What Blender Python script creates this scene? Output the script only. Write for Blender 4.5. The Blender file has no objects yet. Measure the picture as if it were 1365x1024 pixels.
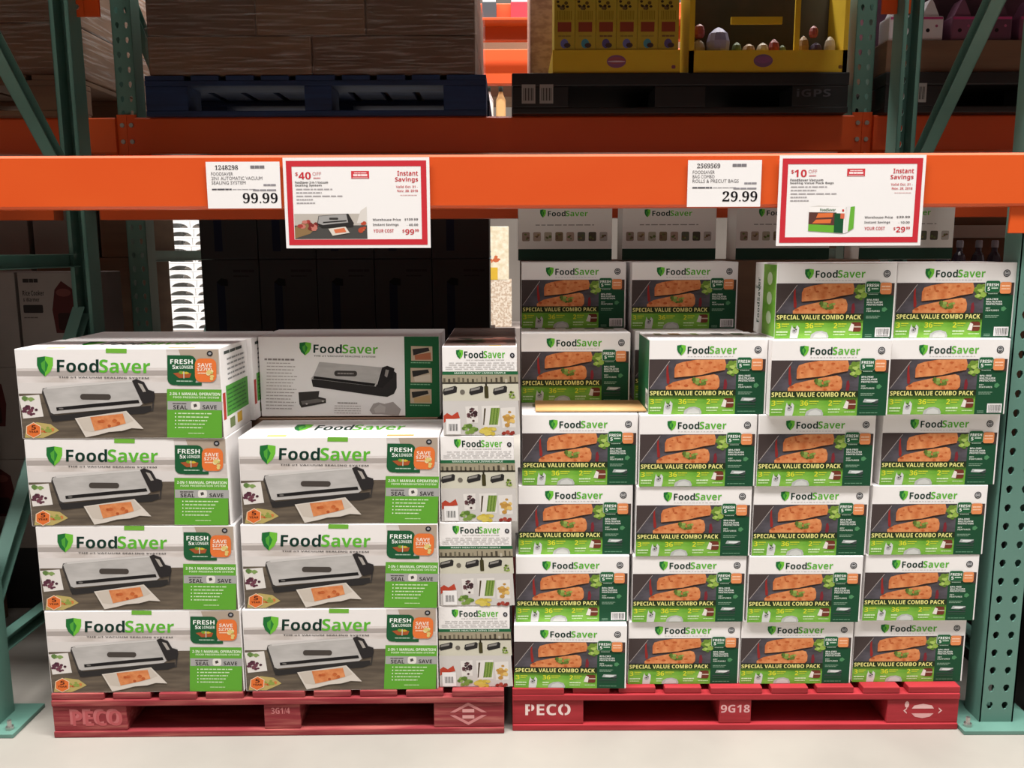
import bpy, bmesh, math, random
from mathutils import Matrix, Vector
random.seed(7)
S = bpy.context.scene
COL = S.collection

# ------------------------------------------------------------------ camera
CAM_Y = -2.15
cd = bpy.data.cameras.new('camera')
cam = bpy.data.objects.new('camera', cd)
COL.objects.link(cam)
S.camera = cam
cd.sensor_fit = 'HORIZONTAL'
cd.sensor_width = 36.0
cd.lens = 1130.0 * 36.0 / 1365.0
cd.clip_start = 0.05
cd.clip_end = 100
_p, _r = math.radians(9.0), math.radians(0.2)
_fw = Vector((0, math.cos(_p), -math.sin(_p)))
_up0 = Vector((0, math.sin(_p), math.cos(_p)))
_rt0 = Vector((1, 0, 0))
_rt = math.cos(_r) * _rt0 - math.sin(_r) * _up0
_up = math.cos(_r) * _up0 + math.sin(_r) * _rt0
M3 = Matrix((_rt, _up, -_fw)).transposed()
cam.matrix_world = Matrix.Translation((0, CAM_Y, 1.295)) @ M3.to_4x4()

# ------------------------------------------------------------------ world, lights, exposure
wd = bpy.data.worlds.new('warehouse_air')
S.world = wd
wd.use_nodes = True
wd.node_tree.nodes['Background'].inputs[0].default_value = (1.0, 0.97, 0.95, 1)
wd.node_tree.nodes['Background'].inputs[1].default_value = 0.75


def area(name, loc, sx, sy, power, aim, col=(1, 0.965, 0.93)):
    l = bpy.data.lights.new(name, 'AREA')
    l.shape = 'RECTANGLE'
    l.size, l.size_y, l.energy, l.color = sx, sy, power, col
    o = bpy.data.objects.new(name, l)
    COL.objects.link(o)
    o.location = loc
    o.rotation_euler = (Vector(aim) - Vector(loc)).to_track_quat('-Z', 'Y').to_euler()
    return o


# rows of strip fixtures hanging under the roof over this aisle and over the next one
area('aisle_lamp_row', (0.3, -1.68, 8.2), 11, 0.9, 1800, (0.3, -1.68, 0))
area('next_aisle_lamp_row', (0, 3.9, 8.2), 11, 1.0, 1200, (0, 3.9, 0))

S.view_settings.view_transform = 'Standard'
S.view_settings.look = 'None'
S.view_settings.exposure = 0.12
S.view_settings.gamma = 1.0
S.view_settings.use_curve_mapping = False

# ------------------------------------------------------------------ materials
_mats = {}


def lin(h):
    h = h.lstrip('#')
    out = []
    for i in (0, 2, 4):
        c = int(h[i:i + 2], 16) / 255.0
        out.append(c / 12.92 if c <= 0.04045 else ((c + 0.055) / 1.055) ** 2.4)
    return (*out, 1.0)


def mat(name, hexa, rough=0.45, metal=0.0, hex2=None, scale=8.0, stretch=(1, 1, 1), detail=3.0, lo=0.35, hi=0.65, bump=0.0, spec=0.5):
    """Principled material; with hex2 a noise texture in object space mixes a second colour in."""
    if name in _mats:
        return _mats[name]
    m = bpy.data.materials.new(name)
    m.use_nodes = True
    nt = m.node_tree
    b = nt.nodes['Principled BSDF']
    b.inputs['Base Color'].default_value = lin(hexa)
    b.inputs['Roughness'].default_value = rough
    b.inputs['Metallic'].default_value = metal
    b.inputs['Specular IOR Level'].default_value = spec
    if hex2:
        tc = nt.nodes.new('ShaderNodeTexCoord')
        mp = nt.nodes.new('ShaderNodeMapping')
        mp.inputs['Scale'].default_value = stretch
        ns = nt.nodes.new('ShaderNodeTexNoise')
        ns.inputs['Scale'].default_value = scale
        ns.inputs['Detail'].default_value = detail
        cr = nt.nodes.new('ShaderNodeValToRGB')
        cr.color_ramp.elements[0].position = lo
        cr.color_ramp.elements[1].position = hi
        cr.color_ramp.elements[0].color = lin(hexa)
        cr.color_ramp.elements[1].color = lin(hex2)
        nt.links.new(tc.outputs['Object'], mp.inputs[0])
        nt.links.new(mp.outputs[0], ns.inputs['Vector'])
        nt.links.new(ns.outputs['Fac'], cr.inputs[0])
        nt.links.new(cr.outputs[0], b.inputs['Base Color'])
        if bump:
            bp = nt.nodes.new('ShaderNodeBump')
            bp.inputs['Strength'].default_value = bump
            bp.inputs['Distance'].default_value = 0.002
            nt.links.new(ns.outputs['Fac'], bp.inputs['Height'])
            nt.links.new(bp.outputs[0], b.inputs['Normal'])
    _mats[name] = m
    return m


def ink(hexa):
    """A flat printing ink on coated board."""
    return mat('ink_' + hexa.lstrip('#'), hexa, 0.5, spec=0.15)


CONC = mat('concrete', '#8e8a83', 0.55, hex2='#9e9a92', scale=2.2, detail=8, lo=0.3, hi=0.7)
TEAL = mat('teal_paint', '#547c70', 0.45, hex2='#5f877b', scale=6, stretch=(1, 1, 0.3))
DARKHOLE = mat('hollow', '#0c1110', 0.9)
ORANGE = mat('orange_paint', '#d24b12', 0.42, hex2='#d85519', scale=3, stretch=(0.4, 1, 1))
REDWOOD = mat('red_painted_wood', '#931720', 0.7, hex2='#a6242e', scale=9, stretch=(0.5, 4, 6), detail=6, bump=0.3)
REDWORN = mat('worn_red_wood', '#82222a', 0.75, hex2='#a85a52', scale=14, stretch=(0.4, 3, 6), detail=8, lo=0.45, hi=0.72, bump=0.4)
RAWWOOD = mat('raw_wood', '#8a6a48', 0.8, hex2='#b08b5e', scale=12, stretch=(0.4, 3, 6), detail=6, bump=0.3)
WHITEBOARD = mat('white_board', '#ece9e8', 0.45, spec=0.25)
PAPER = mat('paper', '#eceaea', 0.5, spec=0.3)
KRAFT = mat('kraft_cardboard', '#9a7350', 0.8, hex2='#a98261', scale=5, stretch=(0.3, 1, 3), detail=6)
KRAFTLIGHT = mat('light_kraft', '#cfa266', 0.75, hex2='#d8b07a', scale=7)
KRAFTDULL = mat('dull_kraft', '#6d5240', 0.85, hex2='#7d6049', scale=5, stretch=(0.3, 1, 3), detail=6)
GREYBOARD = mat('grey_board', '#7d746f', 0.7, hex2='#8a807a', scale=4)
BLACKBOARD = mat('black_board', '#1a1719', 0.5, hex2='#221d1e', scale=4)
BLACKPLASTIC = mat('black_plastic', '#141415', 0.5, hex2='#1c1b1d', scale=6, stretch=(0.4, 1, 4))
BLUEWOOD = mat('blue_painted_wood', '#152748', 0.7, hex2='#1d345e', scale=8, stretch=(0.5, 3, 5))
YELLOW = mat('yellow_board', '#c9a51c', 0.5, hex2='#d4b128', scale=4)
STEEL = mat('zinc_bolt', '#b8b8b4', 0.3, metal=0.9)
WHITEPLASTIC = mat('white_plastic', '#efefee', 0.35)


def film_mat():
    m = bpy.data.materials.new('stretch_wrap')
    m.use_nodes = True
    nt = m.node_tree
    b = nt.nodes['Principled BSDF']
    out = nt.nodes['Material Output']
    b.inputs['Base Color'].default_value = (0.8, 0.78, 0.76, 1)
    b.inputs['Roughness'].default_value = 0.22
    tr = nt.nodes.new('ShaderNodeBsdfTransparent')
    mx = nt.nodes.new('ShaderNodeMixShader')
    tc = nt.nodes.new('ShaderNodeTexCoord')
    mp = nt.nodes.new('ShaderNodeMapping')
    mp.inputs['Scale'].default_value = (1.2, 1.2, 22)
    mp.inputs['Rotation'].default_value = (0, 0.12, 0)
    ns = nt.nodes.new('ShaderNodeTexNoise')
    ns.inputs['Scale'].default_value = 5
    ns.inputs['Detail'].default_value = 5
    cr = nt.nodes.new('ShaderNodeValToRGB')
    cr.color_ramp.elements[0].position = 0.48
    cr.color_ramp.elements[0].color = (0.03, 0.03, 0.03, 1)
    cr.color_ramp.elements[1].position = 0.8
    cr.color_ramp.elements[1].color = (0.4, 0.4, 0.4, 1)
    bp = nt.nodes.new('ShaderNodeBump')
    bp.inputs['Strength'].default_value = 0.6
    bp.inputs['Distance'].default_value = 0.01
    nt.links.new(tc.outputs['Object'], mp.inputs[0])
    nt.links.new(mp.outputs[0], ns.inputs['Vector'])
    nt.links.new(ns.outputs['Fac'], cr.inputs[0])
    nt.links.new(ns.outputs['Fac'], bp.inputs['Height'])
    nt.links.new(bp.outputs[0], b.inputs['Normal'])
    nt.links.new(cr.outputs[0], mx.inputs[0])
    nt.links.new(tr.outputs[0], mx.inputs[1])
    nt.links.new(b.outputs[0], mx.inputs[2])
    nt.links.new(mx.outputs[0], out.inputs[0])
    return m


FILM = film_mat()


# ------------------------------------------------------------------ mesh helpers
class MB:
    """Collects shapes and links them as one mesh object."""

    def __init__(self):
        self.v, self.f, self.mi, self.mats = [], [], [], []

    def _m(self, m):
        if m not in self.mats:
            self.mats.append(m)
        return self.mats.index(m)

    def poly(self, pts, m):
        b = len(self.v)
        self.v += [tuple(p) for p in pts]
        self.f.append(tuple(range(b, b + len(pts))))
        self.mi.append(self._m(m))

    def mesh(self, verts, faces, m):
        b = len(self.v)
        self.v += [tuple(p) for p in verts]
        k = self._m(m)
        for f in faces:
            self.f.append(tuple(i + b for i in f))
            self.mi.append(k)

    def box(self, x0, x1, y0, y1, z0, z1, m, bev=0.0):
        if bev <= 0:
            v = [(x0, y0, z0), (x1, y0, z0), (x1, y1, z0), (x0, y1, z0), (x0, y0, z1), (x1, y0, z1), (x1, y1, z1), (x0, y1, z1)]
            f = [(0, 3, 2, 1), (4, 5, 6, 7), (0, 1, 5, 4), (1, 2, 6, 5), (2, 3, 7, 6), (3, 0, 4, 7)]
            self.mesh(v, f, m)
            return
        bm = bmesh.new()
        bmesh.ops.create_cube(bm, size=1)
        for q in bm.verts:
            q.co = ((x0 + x1) / 2 + q.co.x * (x1 - x0), (y0 + y1) / 2 + q.co.y * (y1 - y0), (z0 + z1) / 2 + q.co.z * (z1 - z0))
        bmesh.ops.bevel(bm, geom=bm.edges[:], offset=bev, segments=2, affect='EDGES', profile=0.6)
        bm.verts.ensure_lookup_table()
        self.mesh([q.co[:] for q in bm.verts], [tuple(q.index for q in f.verts) for f in bm.faces], m)
        bm.free()

    def prism(self, pts, axis, a, b, m):
        """Extrude a 2D outline along an axis; the two other axes keep their order."""
        def p3(p, t):
            if axis == 'x':
                return (t, p[0], p[1])
            if axis == 'y':
                return (p[0], t, p[1])
            return (p[0], p[1], t)
        n = len(pts)
        v = [p3(p, a) for p in pts] + [p3(p, b) for p in pts]
        f = [tuple(range(n))[::-1], tuple(range(n, 2 * n))]
        f += [(i, (i + 1) % n, n + (i + 1) % n, n + i) for i in range(n)]
        self.mesh(v, f, m)

    def lathe(self, prof, c, m, seg=14):
        """prof = [(radius, z)], turned about the vertical through c."""
        v, f = [], []
        for r, z in prof:
            for k in range(seg):
                a = 2 * math.pi * k / seg
                v.append((c[0] + r * math.cos(a), c[1] + r * math.sin(a), c[2] + z))
        for i in range(len(prof) - 1):
            for k in range(seg):
                k2 = (k + 1) % seg
                f.append((i * seg + k, i * seg + k2, (i + 1) * seg + k2, (i + 1) * seg + k))
        f.append(tuple(range(seg))[::-1])
        f.append(tuple((len(prof) - 1) * seg + k for k in range(seg)))
        self.mesh(v, f, m)

    def blob(self, c, r, m, sub=2):
        bm = bmesh.new()
        bmesh.ops.create_icosphere(bm, subdivisions=sub, radius=1)
        bm.verts.ensure_lookup_table()
        self.mesh([(c[0] + q.co.x * r[0], c[1] + q.co.y * r[1], c[2] + q.co.z * r[2]) for q in bm.verts], [tuple(q.index for q in f.verts) for f in bm.faces], m)
        bm.free()

    def data(self, name, smooth=False, fix=True):
        me = bpy.data.meshes.new(name)
        me.from_pydata(self.v, [], self.f)
        for m in self.mats:
            me.materials.append(m)
        me.polygons.foreach_set('material_index', self.mi)
        if smooth:
            me.polygons.foreach_set('use_smooth', [True] * len(me.polygons))
        me.update()
        if fix:
            bm = bmesh.new()
            bm.from_mesh(me)
            bmesh.ops.recalc_face_normals(bm, faces=bm.faces)
            bm.to_mesh(me)
            bm.free()
        return me

    def build(self, name, parent=None, **k):
        return link(name, self.data(name, **k), parent)


STUFF = {'tagline', 'fine_print', 'lettering', 'lid_print', 'end_panel', 'food_pictures', 'product_lines', 'offer_lines', 'cost_lines', 'print'}


def link(name, data, parent=None, loc=None):
    o = bpy.data.objects.new(name, data)
    COL.objects.link(o)
    if name in STUFF:
        o['kind'] = 'stuff'
    if parent:
        o.parent = parent
    if loc:
        o.location = loc
    return o


def tag(o, label, cat, group=None, kind=None):
    if label:
        o['label'] = label
    if cat:
        o['category'] = cat
    if group:
        o['group'] = group
    if kind:
        o['kind'] = kind
    return o


def thing(name, label, cat, loc=(0, 0, 0), rz=0.0, group=None):
    o = link(name, None, None, loc)
    o.rotation_euler = (0, 0, rz)
    return tag(o, label, cat, group)


def one_box(name, dims, m, parent=None, bev=0.0):
    b = MB()
    b.box(*dims, m, bev)
    return b.build(name, parent)


# ------------------------------------------------------------------ lettering
_tc = {}


def styled(t, style):
    base = {'bold': (0x1D5D4, 0x1D5EE, 0x1D7EC), 'serif': (0x1D400, 0x1D41A, 0x1D7CE), 'italic': (0x1D63C, 0x1D656, 0x1D7EC)}.get(style)
    if not base:
        return t
    o = ''
    for c in t:
        if 'A' <= c <= 'Z':
            o += chr(base[0] + ord(c) - 65)
        elif 'a' <= c <= 'z':
            o += chr(base[1] + ord(c) - 97)
        elif '0' <= c <= '9':
            o += chr(base[2] + ord(c) - 48)
        else:
            o += c
    return o


LETTERING = {
    'bold': ['$', '$139.99', '$2700', '$39.99', '& Warmer', '- 10.00', '- 40.00', '10', '2', '2-IN-1 MANUAL OPERATION', '29', '3', '36', '3G1/4', '40', '5', '5x', '99', '9G18', 'BPA-FREE', 'FEATURES', 'FOOD PRESERVATION SYSTEM', 'FRESH', 'Food', 'FoodSaver', 'FoodSaver 2-in-1 Vacuum', 'FoodSaver Vacuum', 'Instant', 'Instant Savings', 'KEY', 'LONGER', 'MAKES HEALTHY LIVING SIMPLE', 'MULTILAYER', 'NSF', 'Nov. 28, 2018', 'PECO', 'PROTECTION', 'Rice Cooker', 'SAVE', 'SEAL', 'SPECIAL VALUE COMBO PACK', 'Saver', 'Savings', 'Sealing System', 'Sealing Value Pack Bags', 'THE #1 VACUUM SEALING SYSTEM', 'Valid Oct. 31 -', 'Warehouse Price', 'YEAR', 'YOUR COST', 'iGPS'],
    'serif': ['1248298', '2569569', '29.99', '99.99'],
    'plain': ['OFF', '2IN1 AUTOMATIC VACUUM', 'BAG COMBO', 'FOODSAVER', 'ROLLS & PRECUT BAGS', 'SEALING SYSTEM'],
}


def _norm(v, f):
    x0, x1 = min(q[0] for q in v), max(q[0] for q in v)
    y0, y1 = min(q[1] for q in v), max(q[1] for q in v)
    return ([((a - x0) / (x1 - x0), (b - y0) / (y1 - y0)) for a, b in v], f, (x1 - x0) / (y1 - y0))


def set_lines(texts, style):
    """Set all strings of one style as lines of one text, then cut the mesh apart line by line."""
    cu = bpy.data.curves.new('lettering', 'FONT')
    cu.body = '\n'.join(styled(t, style) for t in texts)
    cu.resolution_u = 2
    cu.space_line = 4.0
    ob = bpy.data.objects.new('lettering', cu)
    me = ob.to_mesh()
    lines = [([], [], {}) for _ in texts]
    co = [(q.co.x, q.co.y) for q in me.vertices]
    for p in me.polygons:
        i = round(-(co[p.vertices[0]][1] - 0.3) / 4.0)
        v, f, idx = lines[i]
        g = []
        for k in p.vertices:
            if k not in idx:
                idx[k] = len(v)
                v.append(co[k])
            g.append(idx[k])
        f.append(tuple(g))
    for t, (v, f, _) in zip(texts, lines):
        _tc[(t, style)] = _norm(v, f)
    ob.to_mesh_clear()
    bpy.data.objects.remove(ob)
    bpy.data.curves.remove(cu)


for _st, _ts in LETTERING.items():
    set_lines(_ts, _st)


def text_mesh(t, style):
    if (t, style) not in _tc:
        set_lines([t], style)
    return _tc[(t, style)]


class Print:
    """Flat print laid in thin layers on one face of a box. u runs along du, v along dv, layers rise along n."""

    def __init__(self, org, du, dv, n, fmap=None, base=0):
        self.o, self.du, self.dv, self.n = Vector(org), Vector(du), Vector(dv), Vector(n)
        self.fmap = fmap
        self.b = MB()
        self.l = base

    def at(self, u, v, l):
        return self.o + self.du * u + self.dv * v + self.n * (0.0003 + 0.00012 * l)

    def P(self, p, l):
        u, v = self.fmap(*p) if self.fmap else p
        return self.at(u, v, l)

    def poly(self, pts, col, l=None):
        m = ink(col) if isinstance(col, str) else col
        l = self.l if l is None else l
        self.b.poly([self.P(p, l) for p in pts], m)
        return self

    def rect(self, x0, y0, x1, y1, col, l=None):
        return self.poly([(x0, y0), (x1, y0), (x1, y1), (x0, y1)], col, l)

    def oval(self, cx, cy, rx, ry, col, l=None, n=16, a0=0.0):
        return self.poly([(cx + rx * math.cos(a0 + 2 * math.pi * k / n), cy + ry * math.sin(a0 + 2 * math.pi * k / n)) for k in range(n)], col, l)

    def rrect(self, x0, y0, x1, y1, r, col, l=None):
        pts = []
        for cx, cy, a in ((x1 - r, y1 - r, 0), (x0 + r, y1 - r, 90), (x0 + r, y0 + r, 180), (x1 - r, y0 + r, 270)):
            for k in range(4):
                t = math.radians(a + 30 * k)
                pts.append((cx + r * math.cos(t), cy + r * math.sin(t)))
        return self.poly(pts, col, l)

    def text(self, t, x0, y0, x1, y1, col, style='bold', l=None, slant=0.0):
        """x0,y0 = top left; x1,y1 = bottom right of the inked area, in the map's coordinates."""
        v, f, _ = text_mesh(t, style)
        l = self.l if l is None else l
        m = ink(col) if isinstance(col, str) else col
        self.b.mesh([self.P((x0 + (x1 - x0) * a, y1 + (y0 - y1) * b + slant * a), l) for a, b in v], f, m)
        return self

    def words(self, x0, y0, x1, y1, col, l=None, w=0.09, seed=1):
        """A line of lettering too small to read."""
        rr = random.Random(seed * 131 + int(x0 * 7 + y0 * 13))
        x = x0
        L = x1 - x0
        while x < x1 - 0.01 * L:
            e = min(x1, x + L * w * rr.uniform(0.5, 1.5))
            self.rect(x, y0, e, y1, col, l)
            x = e + L * 0.025
        return self

    def blotches(self, cx, cy, rx, ry, cols, n, size, l=None, seed=1):
        rr = random.Random(seed)
        for k in range(n):
            a, d = rr.uniform(0, 6.28), math.sqrt(rr.random())
            s = size * rr.uniform(0.6, 1.3)
            self.oval(cx + rx * d * math.cos(a), cy + ry * d * math.sin(a), s, s * rr.uniform(0.6, 1.0), rr.choice(cols), (self.l if l is None else l) + k * 0.12, n=7, a0=rr.random())
        return self

    def data(self, name):
        return self.b.data(name, fix=False)


def shield(p, x0, y0, x1, y1, l=None):
    l = p.l if l is None else l
    w, h, cx = x1 - x0, y1 - y0, (x0 + x1) / 2
    left = [(cx, y0), (x0, y0 + 0.06 * h), (x0, y0 + 0.45 * h), (x0 + 0.16 * w, y0 + 0.75 * h), (cx, y1)]
    right = [(cx, y1), (x1 - 0.16 * w, y0 + 0.75 * h), (x1, y0 + 0.45 * h), (x1, y0 + 0.06 * h), (cx, y0)]
    p.poly(left, '#1f6b34', l)
    p.poly(right, '#6dbb3a', l)
    p.poly([(cx, y0 + 0.18 * h), (cx - 0.25 * w, y0 + 0.34 * h), (cx - 0.2 * w, y0 + 0.6 * h), (cx, y0 + 0.8 * h)], '#4fa03a', l + 1)
    p.poly([(cx, y0 + 0.18 * h), (cx + 0.2 * w, y0 + 0.42 * h), (cx + 0.1 * w, y0 + 0.68 * h), (cx, y0 + 0.8 * h)], '#2c7d38', l + 1)


def brand(p, sx0, sx1, sy0, sy1, fx0, fx1, vx1, ty0, ty1, l=None):
    """Shield, dark first word and bright second word on one line."""
    l = p.l if l is None else l
    shield(p, sx0, sy0, sx1, sy1, l)
    p.text('Food', fx0, ty0, fx1, ty1, '#0c3026', 'bold', l)
    p.text('Saver', fx1 + 0.01 * (vx1 - fx1), ty0 + 0.0 * (ty1 - ty0), vx1, ty1, '#5cb233', 'bold', l)


# ================================================================== STRUCTURE
b = MB()
b.box(-20, 20, -9, 12, -0.1, 0, CONC)
tag(b.build('floor'), 'pale polished concrete warehouse floor', 'floor', kind='structure')
WALLM = mat('far_wall', '#6e665f', 0.9, hex2='#787069', scale=1)
b = MB()
b.box(-20, 20, 11.9, 12, 0, 9, WALLM)
tag(b.build('wall_back'), 'far grey warehouse wall beyond the racks', 'wall', kind='structure')
b = MB()
b.box(-20, 20, -4.6, -4.5, 0, 6.0, mat('light_block_dark', '#2e2723', 0.9, hex2='#42372e', scale=1.5))  # added unseen slab in place of opposite racks, keeps low ambient light out
tag(b.build('light_block_wall'), 'unseen dark slab for the opposite racks, added behind the viewer to block light', 'wall', kind='structure')


# ------------------------------------------------------------------ rack uprights
PW, PD = 0.092, 0.075        # post face width, depth
CELL = 0.0508


def post_mesh(n):
    """C-section post, origin at base centre of the holed face; the holed face looks to -Y."""
    b = MB()
    hw = PW / 2
    t = 0.004
    colx = (-0.0205, 0.0205)
    cw = 0.032
    tear = [(-0.0052, 0.006), (-0.0082, 0.001), (-0.0072, -0.0055), (-0.003, -0.0105), (0.002, -0.0105), (0.006, -0.005), (0.008, 0.002), (0.004, 0.0085)]
    for k in range(n):
        zc = 0.035 + CELL * (k + 0.5)
        for s, cx in zip((1, -1), colx):
            ring = [(cx - cw / 2, zc + CELL / 2), (cx - cw / 2, zc), (cx - cw / 2, zc - CELL / 2), (cx, zc - CELL / 2), (cx + cw / 2, zc - CELL / 2), (cx + cw / 2, zc), (cx + cw / 2, zc + CELL / 2), (cx, zc + CELL / 2)]
            inner = []
            for j, (tx, tz) in enumerate([(-0.0062, 0.0085), (-0.009, 0.0015), (-0.0055, -0.007), (-0.001, -0.0115), (0.0045, -0.0095), (0.0085, 0.001), (0.0065, 0.0085), (0.0, 0.011)]):
                inner.append((cx + s * tx if False else cx + tx, zc + tz))
            for j in range(8):
                j2 = (j + 1) % 8
                b.poly([(ring[j][0], 0, ring[j][1]), (ring[j2][0], 0, ring[j2][1]), (inner[j2][0], 0, inner[j2][1]), (inner[j][0], 0, inner[j][1])], TEAL)
                b.poly([(inner[j][0], 0, inner[j][1]), (inner[j2][0], 0, inner[j2][1]), (inner[j2][0], t, inner[j2][1]), (inner[j][0], t, inner[j][1])], TEAL)
        # strips beside and between the two rows of holes
    z0, z1 = 0.035, 0.035 + CELL * n
    for xa, xb in ((-hw, colx[0] - cw / 2), (colx[0] + cw / 2, colx[1] - cw / 2), (colx[1] + cw / 2, hw)):
        b.poly([(xa, 0, z0), (xb, 0, z0), (xb, 0, z1), (xa, 0, z1)], TEAL)
    b.box(-hw, hw, 0, t, 0, 0.035, TEAL)
    for s in (-1, 1):
        xo, xi = s * hw, s * (hw - t)
        b.box(min(xo, xi), max(xo, xi), 0, PD, 0, z1, TEAL)
        xl = s * (hw - 0.02)
        b.box(min(xo, xl), max(xo, xl), PD - t, PD, 0, z1, TEAL)
    return b.data('post', fix=False)


POST = post_mesh(56)
PLATE = MB()
PLATE.box(-0.11, 0.11, -0.045, 0.115, 0.0, 0.012, TEAL, 0.002)
PLATED = PLATE.data('base_plate')
BOLT = MB()
BOLT.lathe([(0.011, 0), (0.011, 0.009), (0.006, 0.009), (0.006, 0.026)], (0, 0, 0.012), STEEL, 6)
BOLTD = BOLT.data('anchor_bolt')


def channel(p0, p1, w, d, inward):
    """Brace channel in a plane of constant X between p0 and p1 (y, z); flanges point along inward (+1 / -1 in X)."""
    b = MB()
    (y0, z0), (y1, z1) = p0, p1
    L = math.hypot(y1 - y0, z1 - z0)
    ty, tz = (y1 - y0) / L, (z1 - z0) / L
    ny, nz = -tz, ty
    t = 0.003

    def slab(a0, a1, xa, xb):
        v = []
        for x in (xa, xb):
            for s, a in ((0, a0), (L, a0), (L, a1), (0, a1)):
                v.append((x, y0 + ty * s + ny * a, z0 + tz * s + nz * a))
        b.mesh(v, [(0, 1, 2, 3), (7, 6, 5, 4), (0, 4, 5, 1), (1, 5, 6, 2), (2, 6, 7, 3), (3, 7, 4, 0)], TEAL)
    x0, x1 = (-d / 2, d / 2)
    web = x0 if inward > 0 else x1
    slab(-w / 2, w / 2, web, web + (t if inward > 0 else -t))
    slab(-w / 2, -w / 2 + t, x0, x1)
    slab(w / 2 - t, w / 2, x0, x1)
    return b


def upright(name, label, x, yf, depth, inward, braces, group, rear_dx=0.0, front_sx=1.0, rear_sx=0.68):
    """A rack frame: front post, rear post and the braces between them."""
    t = thing(name, label, 'rack frame', (x, yf, 0), 0, group)
    link('post', POST, t).scale = (front_sx, 1, 1)
    r = link('post', POST, t, (rear_dx, depth, 0))
    r.rotation_euler = (0, 0, math.pi)
    r.scale = (rear_sx, 1, 1)
    for yy, s in ((0, 1), (depth, -1)):
        q = link('base_plate', PLATED, t, (0 if s > 0 else rear_dx, yy, 0))
        if s < 0:
            q.rotation_euler = (0, 0, math.pi)
        for bx in (-0.088, 0.088):
            link('anchor_bolt', BOLTD, q, (bx, -0.02, 0))
    for p0, p1 in braces:
        channel(p0, p1, 0.042, 0.04, inward).build('brace', t).location = (rear_dx * 0.5, 0, 0)
    return t


XL, XR = -1.456, 1.323
FD = 0.745
br = [((PD - 0.01, 0.205), (FD - PD + 0.01, 0.205)), ((PD - 0.03, 0.31), (FD - PD + 0.02, 1.10)), ((PD - 0.01, 1.265), (FD - PD + 0.01, 1.265)), ((PD - 0.02, 2.16), (FD - PD + 0.02, 1.50))]
upright('rack_upright', 'teal steel rack frame standing left of the vacuum sealer pallet', XL, 0, FD, 1, br, 'rack uprights', 0.033)
upright('rack_upright', 'teal perforated rack frame standing right of the combo pack pallet', XR, 0, FD, -1, br[:2] + [((PD - 0.01, 1.495), (FD - PD + 0.01, 1.495)), br[3]], 'rack uprights', -0.052)
Y2 = 1.04
XL2, XR2 = -1.39, 1.27
br2 = [((PD - 0.01, 1.275), (1.0 - PD, 1.275)), ((PD, 2.2), (1.0 - PD, 1.4)), ((PD, 0.3), (1.0 - PD, 1.15))]
upright('rack_upright', 'dark teal perforated rack frame behind the sealer boxes, left of the blue pallet', XL2, Y2, 1.05, 1, br2, 'rack uprights', 0, 0.777, 0.777)
upright('rack_upright', 'dark teal perforated rack frame between the yellow display boxes and the pink toys', XR2, Y2, 1.05, -1, br2, 'rack uprights', 0, 0.777, 0.777)


# ------------------------------------------------------------------ rack beams
def beam(name, label, x0, x1, yf, z0, z1, group, conn=True, drop=0.066, face=-1, cw=0.046):
    t = thing(name, label, 'rack beam', ((x0 + x1) / 2, yf, z0), 0, group)
    hw = (x1 - x0) / 2
    h = z1 - z0
    b = MB()
    d = 0.062
    # stepped beam section: tall front wall, ledge behind the top lip
    prof = [(0.006, 0), (0, 0.006), (0, h - 0.006), (0.006, h), (0.034, h), (0.036, h - 0.038), (d, h - 0.04), (d, 0)]
    if face > 0:
        prof = [(d - a, c) for a, c in prof]
    b.prism(prof, 'x', -hw, hw, ORANGE)
    b.build('beam_rail', t)
    if conn:
        for s in (-1, 1):
            c = MB()
            xa = s * hw
            xb = s * (hw + cw)
            lo, hi = min(xa, xb), max(xa, xb)
            ya = 0.012 if face < 0 else d - 0.03
            # angle plate: leg on the post face, leg against the beam end
            c.box(lo, hi, ya + 0.004, ya + 0.0085, -drop, h + 0.012, ORANGE, 0.0015)
            xi = s * (hw - 0.048)
            c.box(min(xa, xi), max(xa, xi), ya - 0.004 if face < 0 else ya, ya + 0.004 if face < 0 else ya + 0.01, -drop, 0, ORANGE, 0.0015)
            cn = c.build('connector', t)
            rv = MB()
            for zz in (-drop * 0.55, h * 0.35, h * 0.8):
                xm = s * (hw + cw * 0.55)
                rv.lathe([(0.009, 0), (0.008, 0.004)], (0, 0, 0), STEEL, 8)
                n = 16
                rv.v[-n:] = [(xm + p[0], ya + 0.004 - p[2], zz + p[1]) for p in rv.v[-n:]]
            rv.build('rivet', cn)
    return t


g = 'orange rack beams'
ex0, ex1 = XL + PW / 2, XR - PW / 2
fx0, fx1 = XL2 + 0.0358, XR2 - 0.0358
beam('rack_beam', 'bright orange front rack beam carrying the price signs', ex0, ex1, -0.032, 1.397, 1.524, g)
beam('rack_beam', 'shaded orange rack beam behind the sign beam, at the same height', ex0 + 0.06, ex1 - 0.08, 0.685, 1.397, 1.524, g, conn=False, face=1)
beam('rack_beam', 'dark shaded orange beam under the blue and black pallets', fx0, fx1, Y2 - 0.03, 1.642, 1.770, g, drop=0.02, cw=0.0355)
beam('rack_beam', 'dark shaded orange beam left of the blue pallet, behind the left frame', fx0 - 2.70, fx0 - 0.0716, Y2 - 0.03, 1.642, 1.770, g, drop=0.02, cw=0.0355)
beam('rack_beam', 'dark shaded orange beam under the black pallet of pink toys', fx1 + 0.0716, fx1 + 2.70, Y2 - 0.03, 1.642, 1.770, g, drop=0.02, cw=0.0355)
beam('rack_beam', 'orange rear beam carrying the backs of the two upper pallets', fx0, fx1, 2.0, 1.642, 1.770, g, conn=False)
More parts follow.
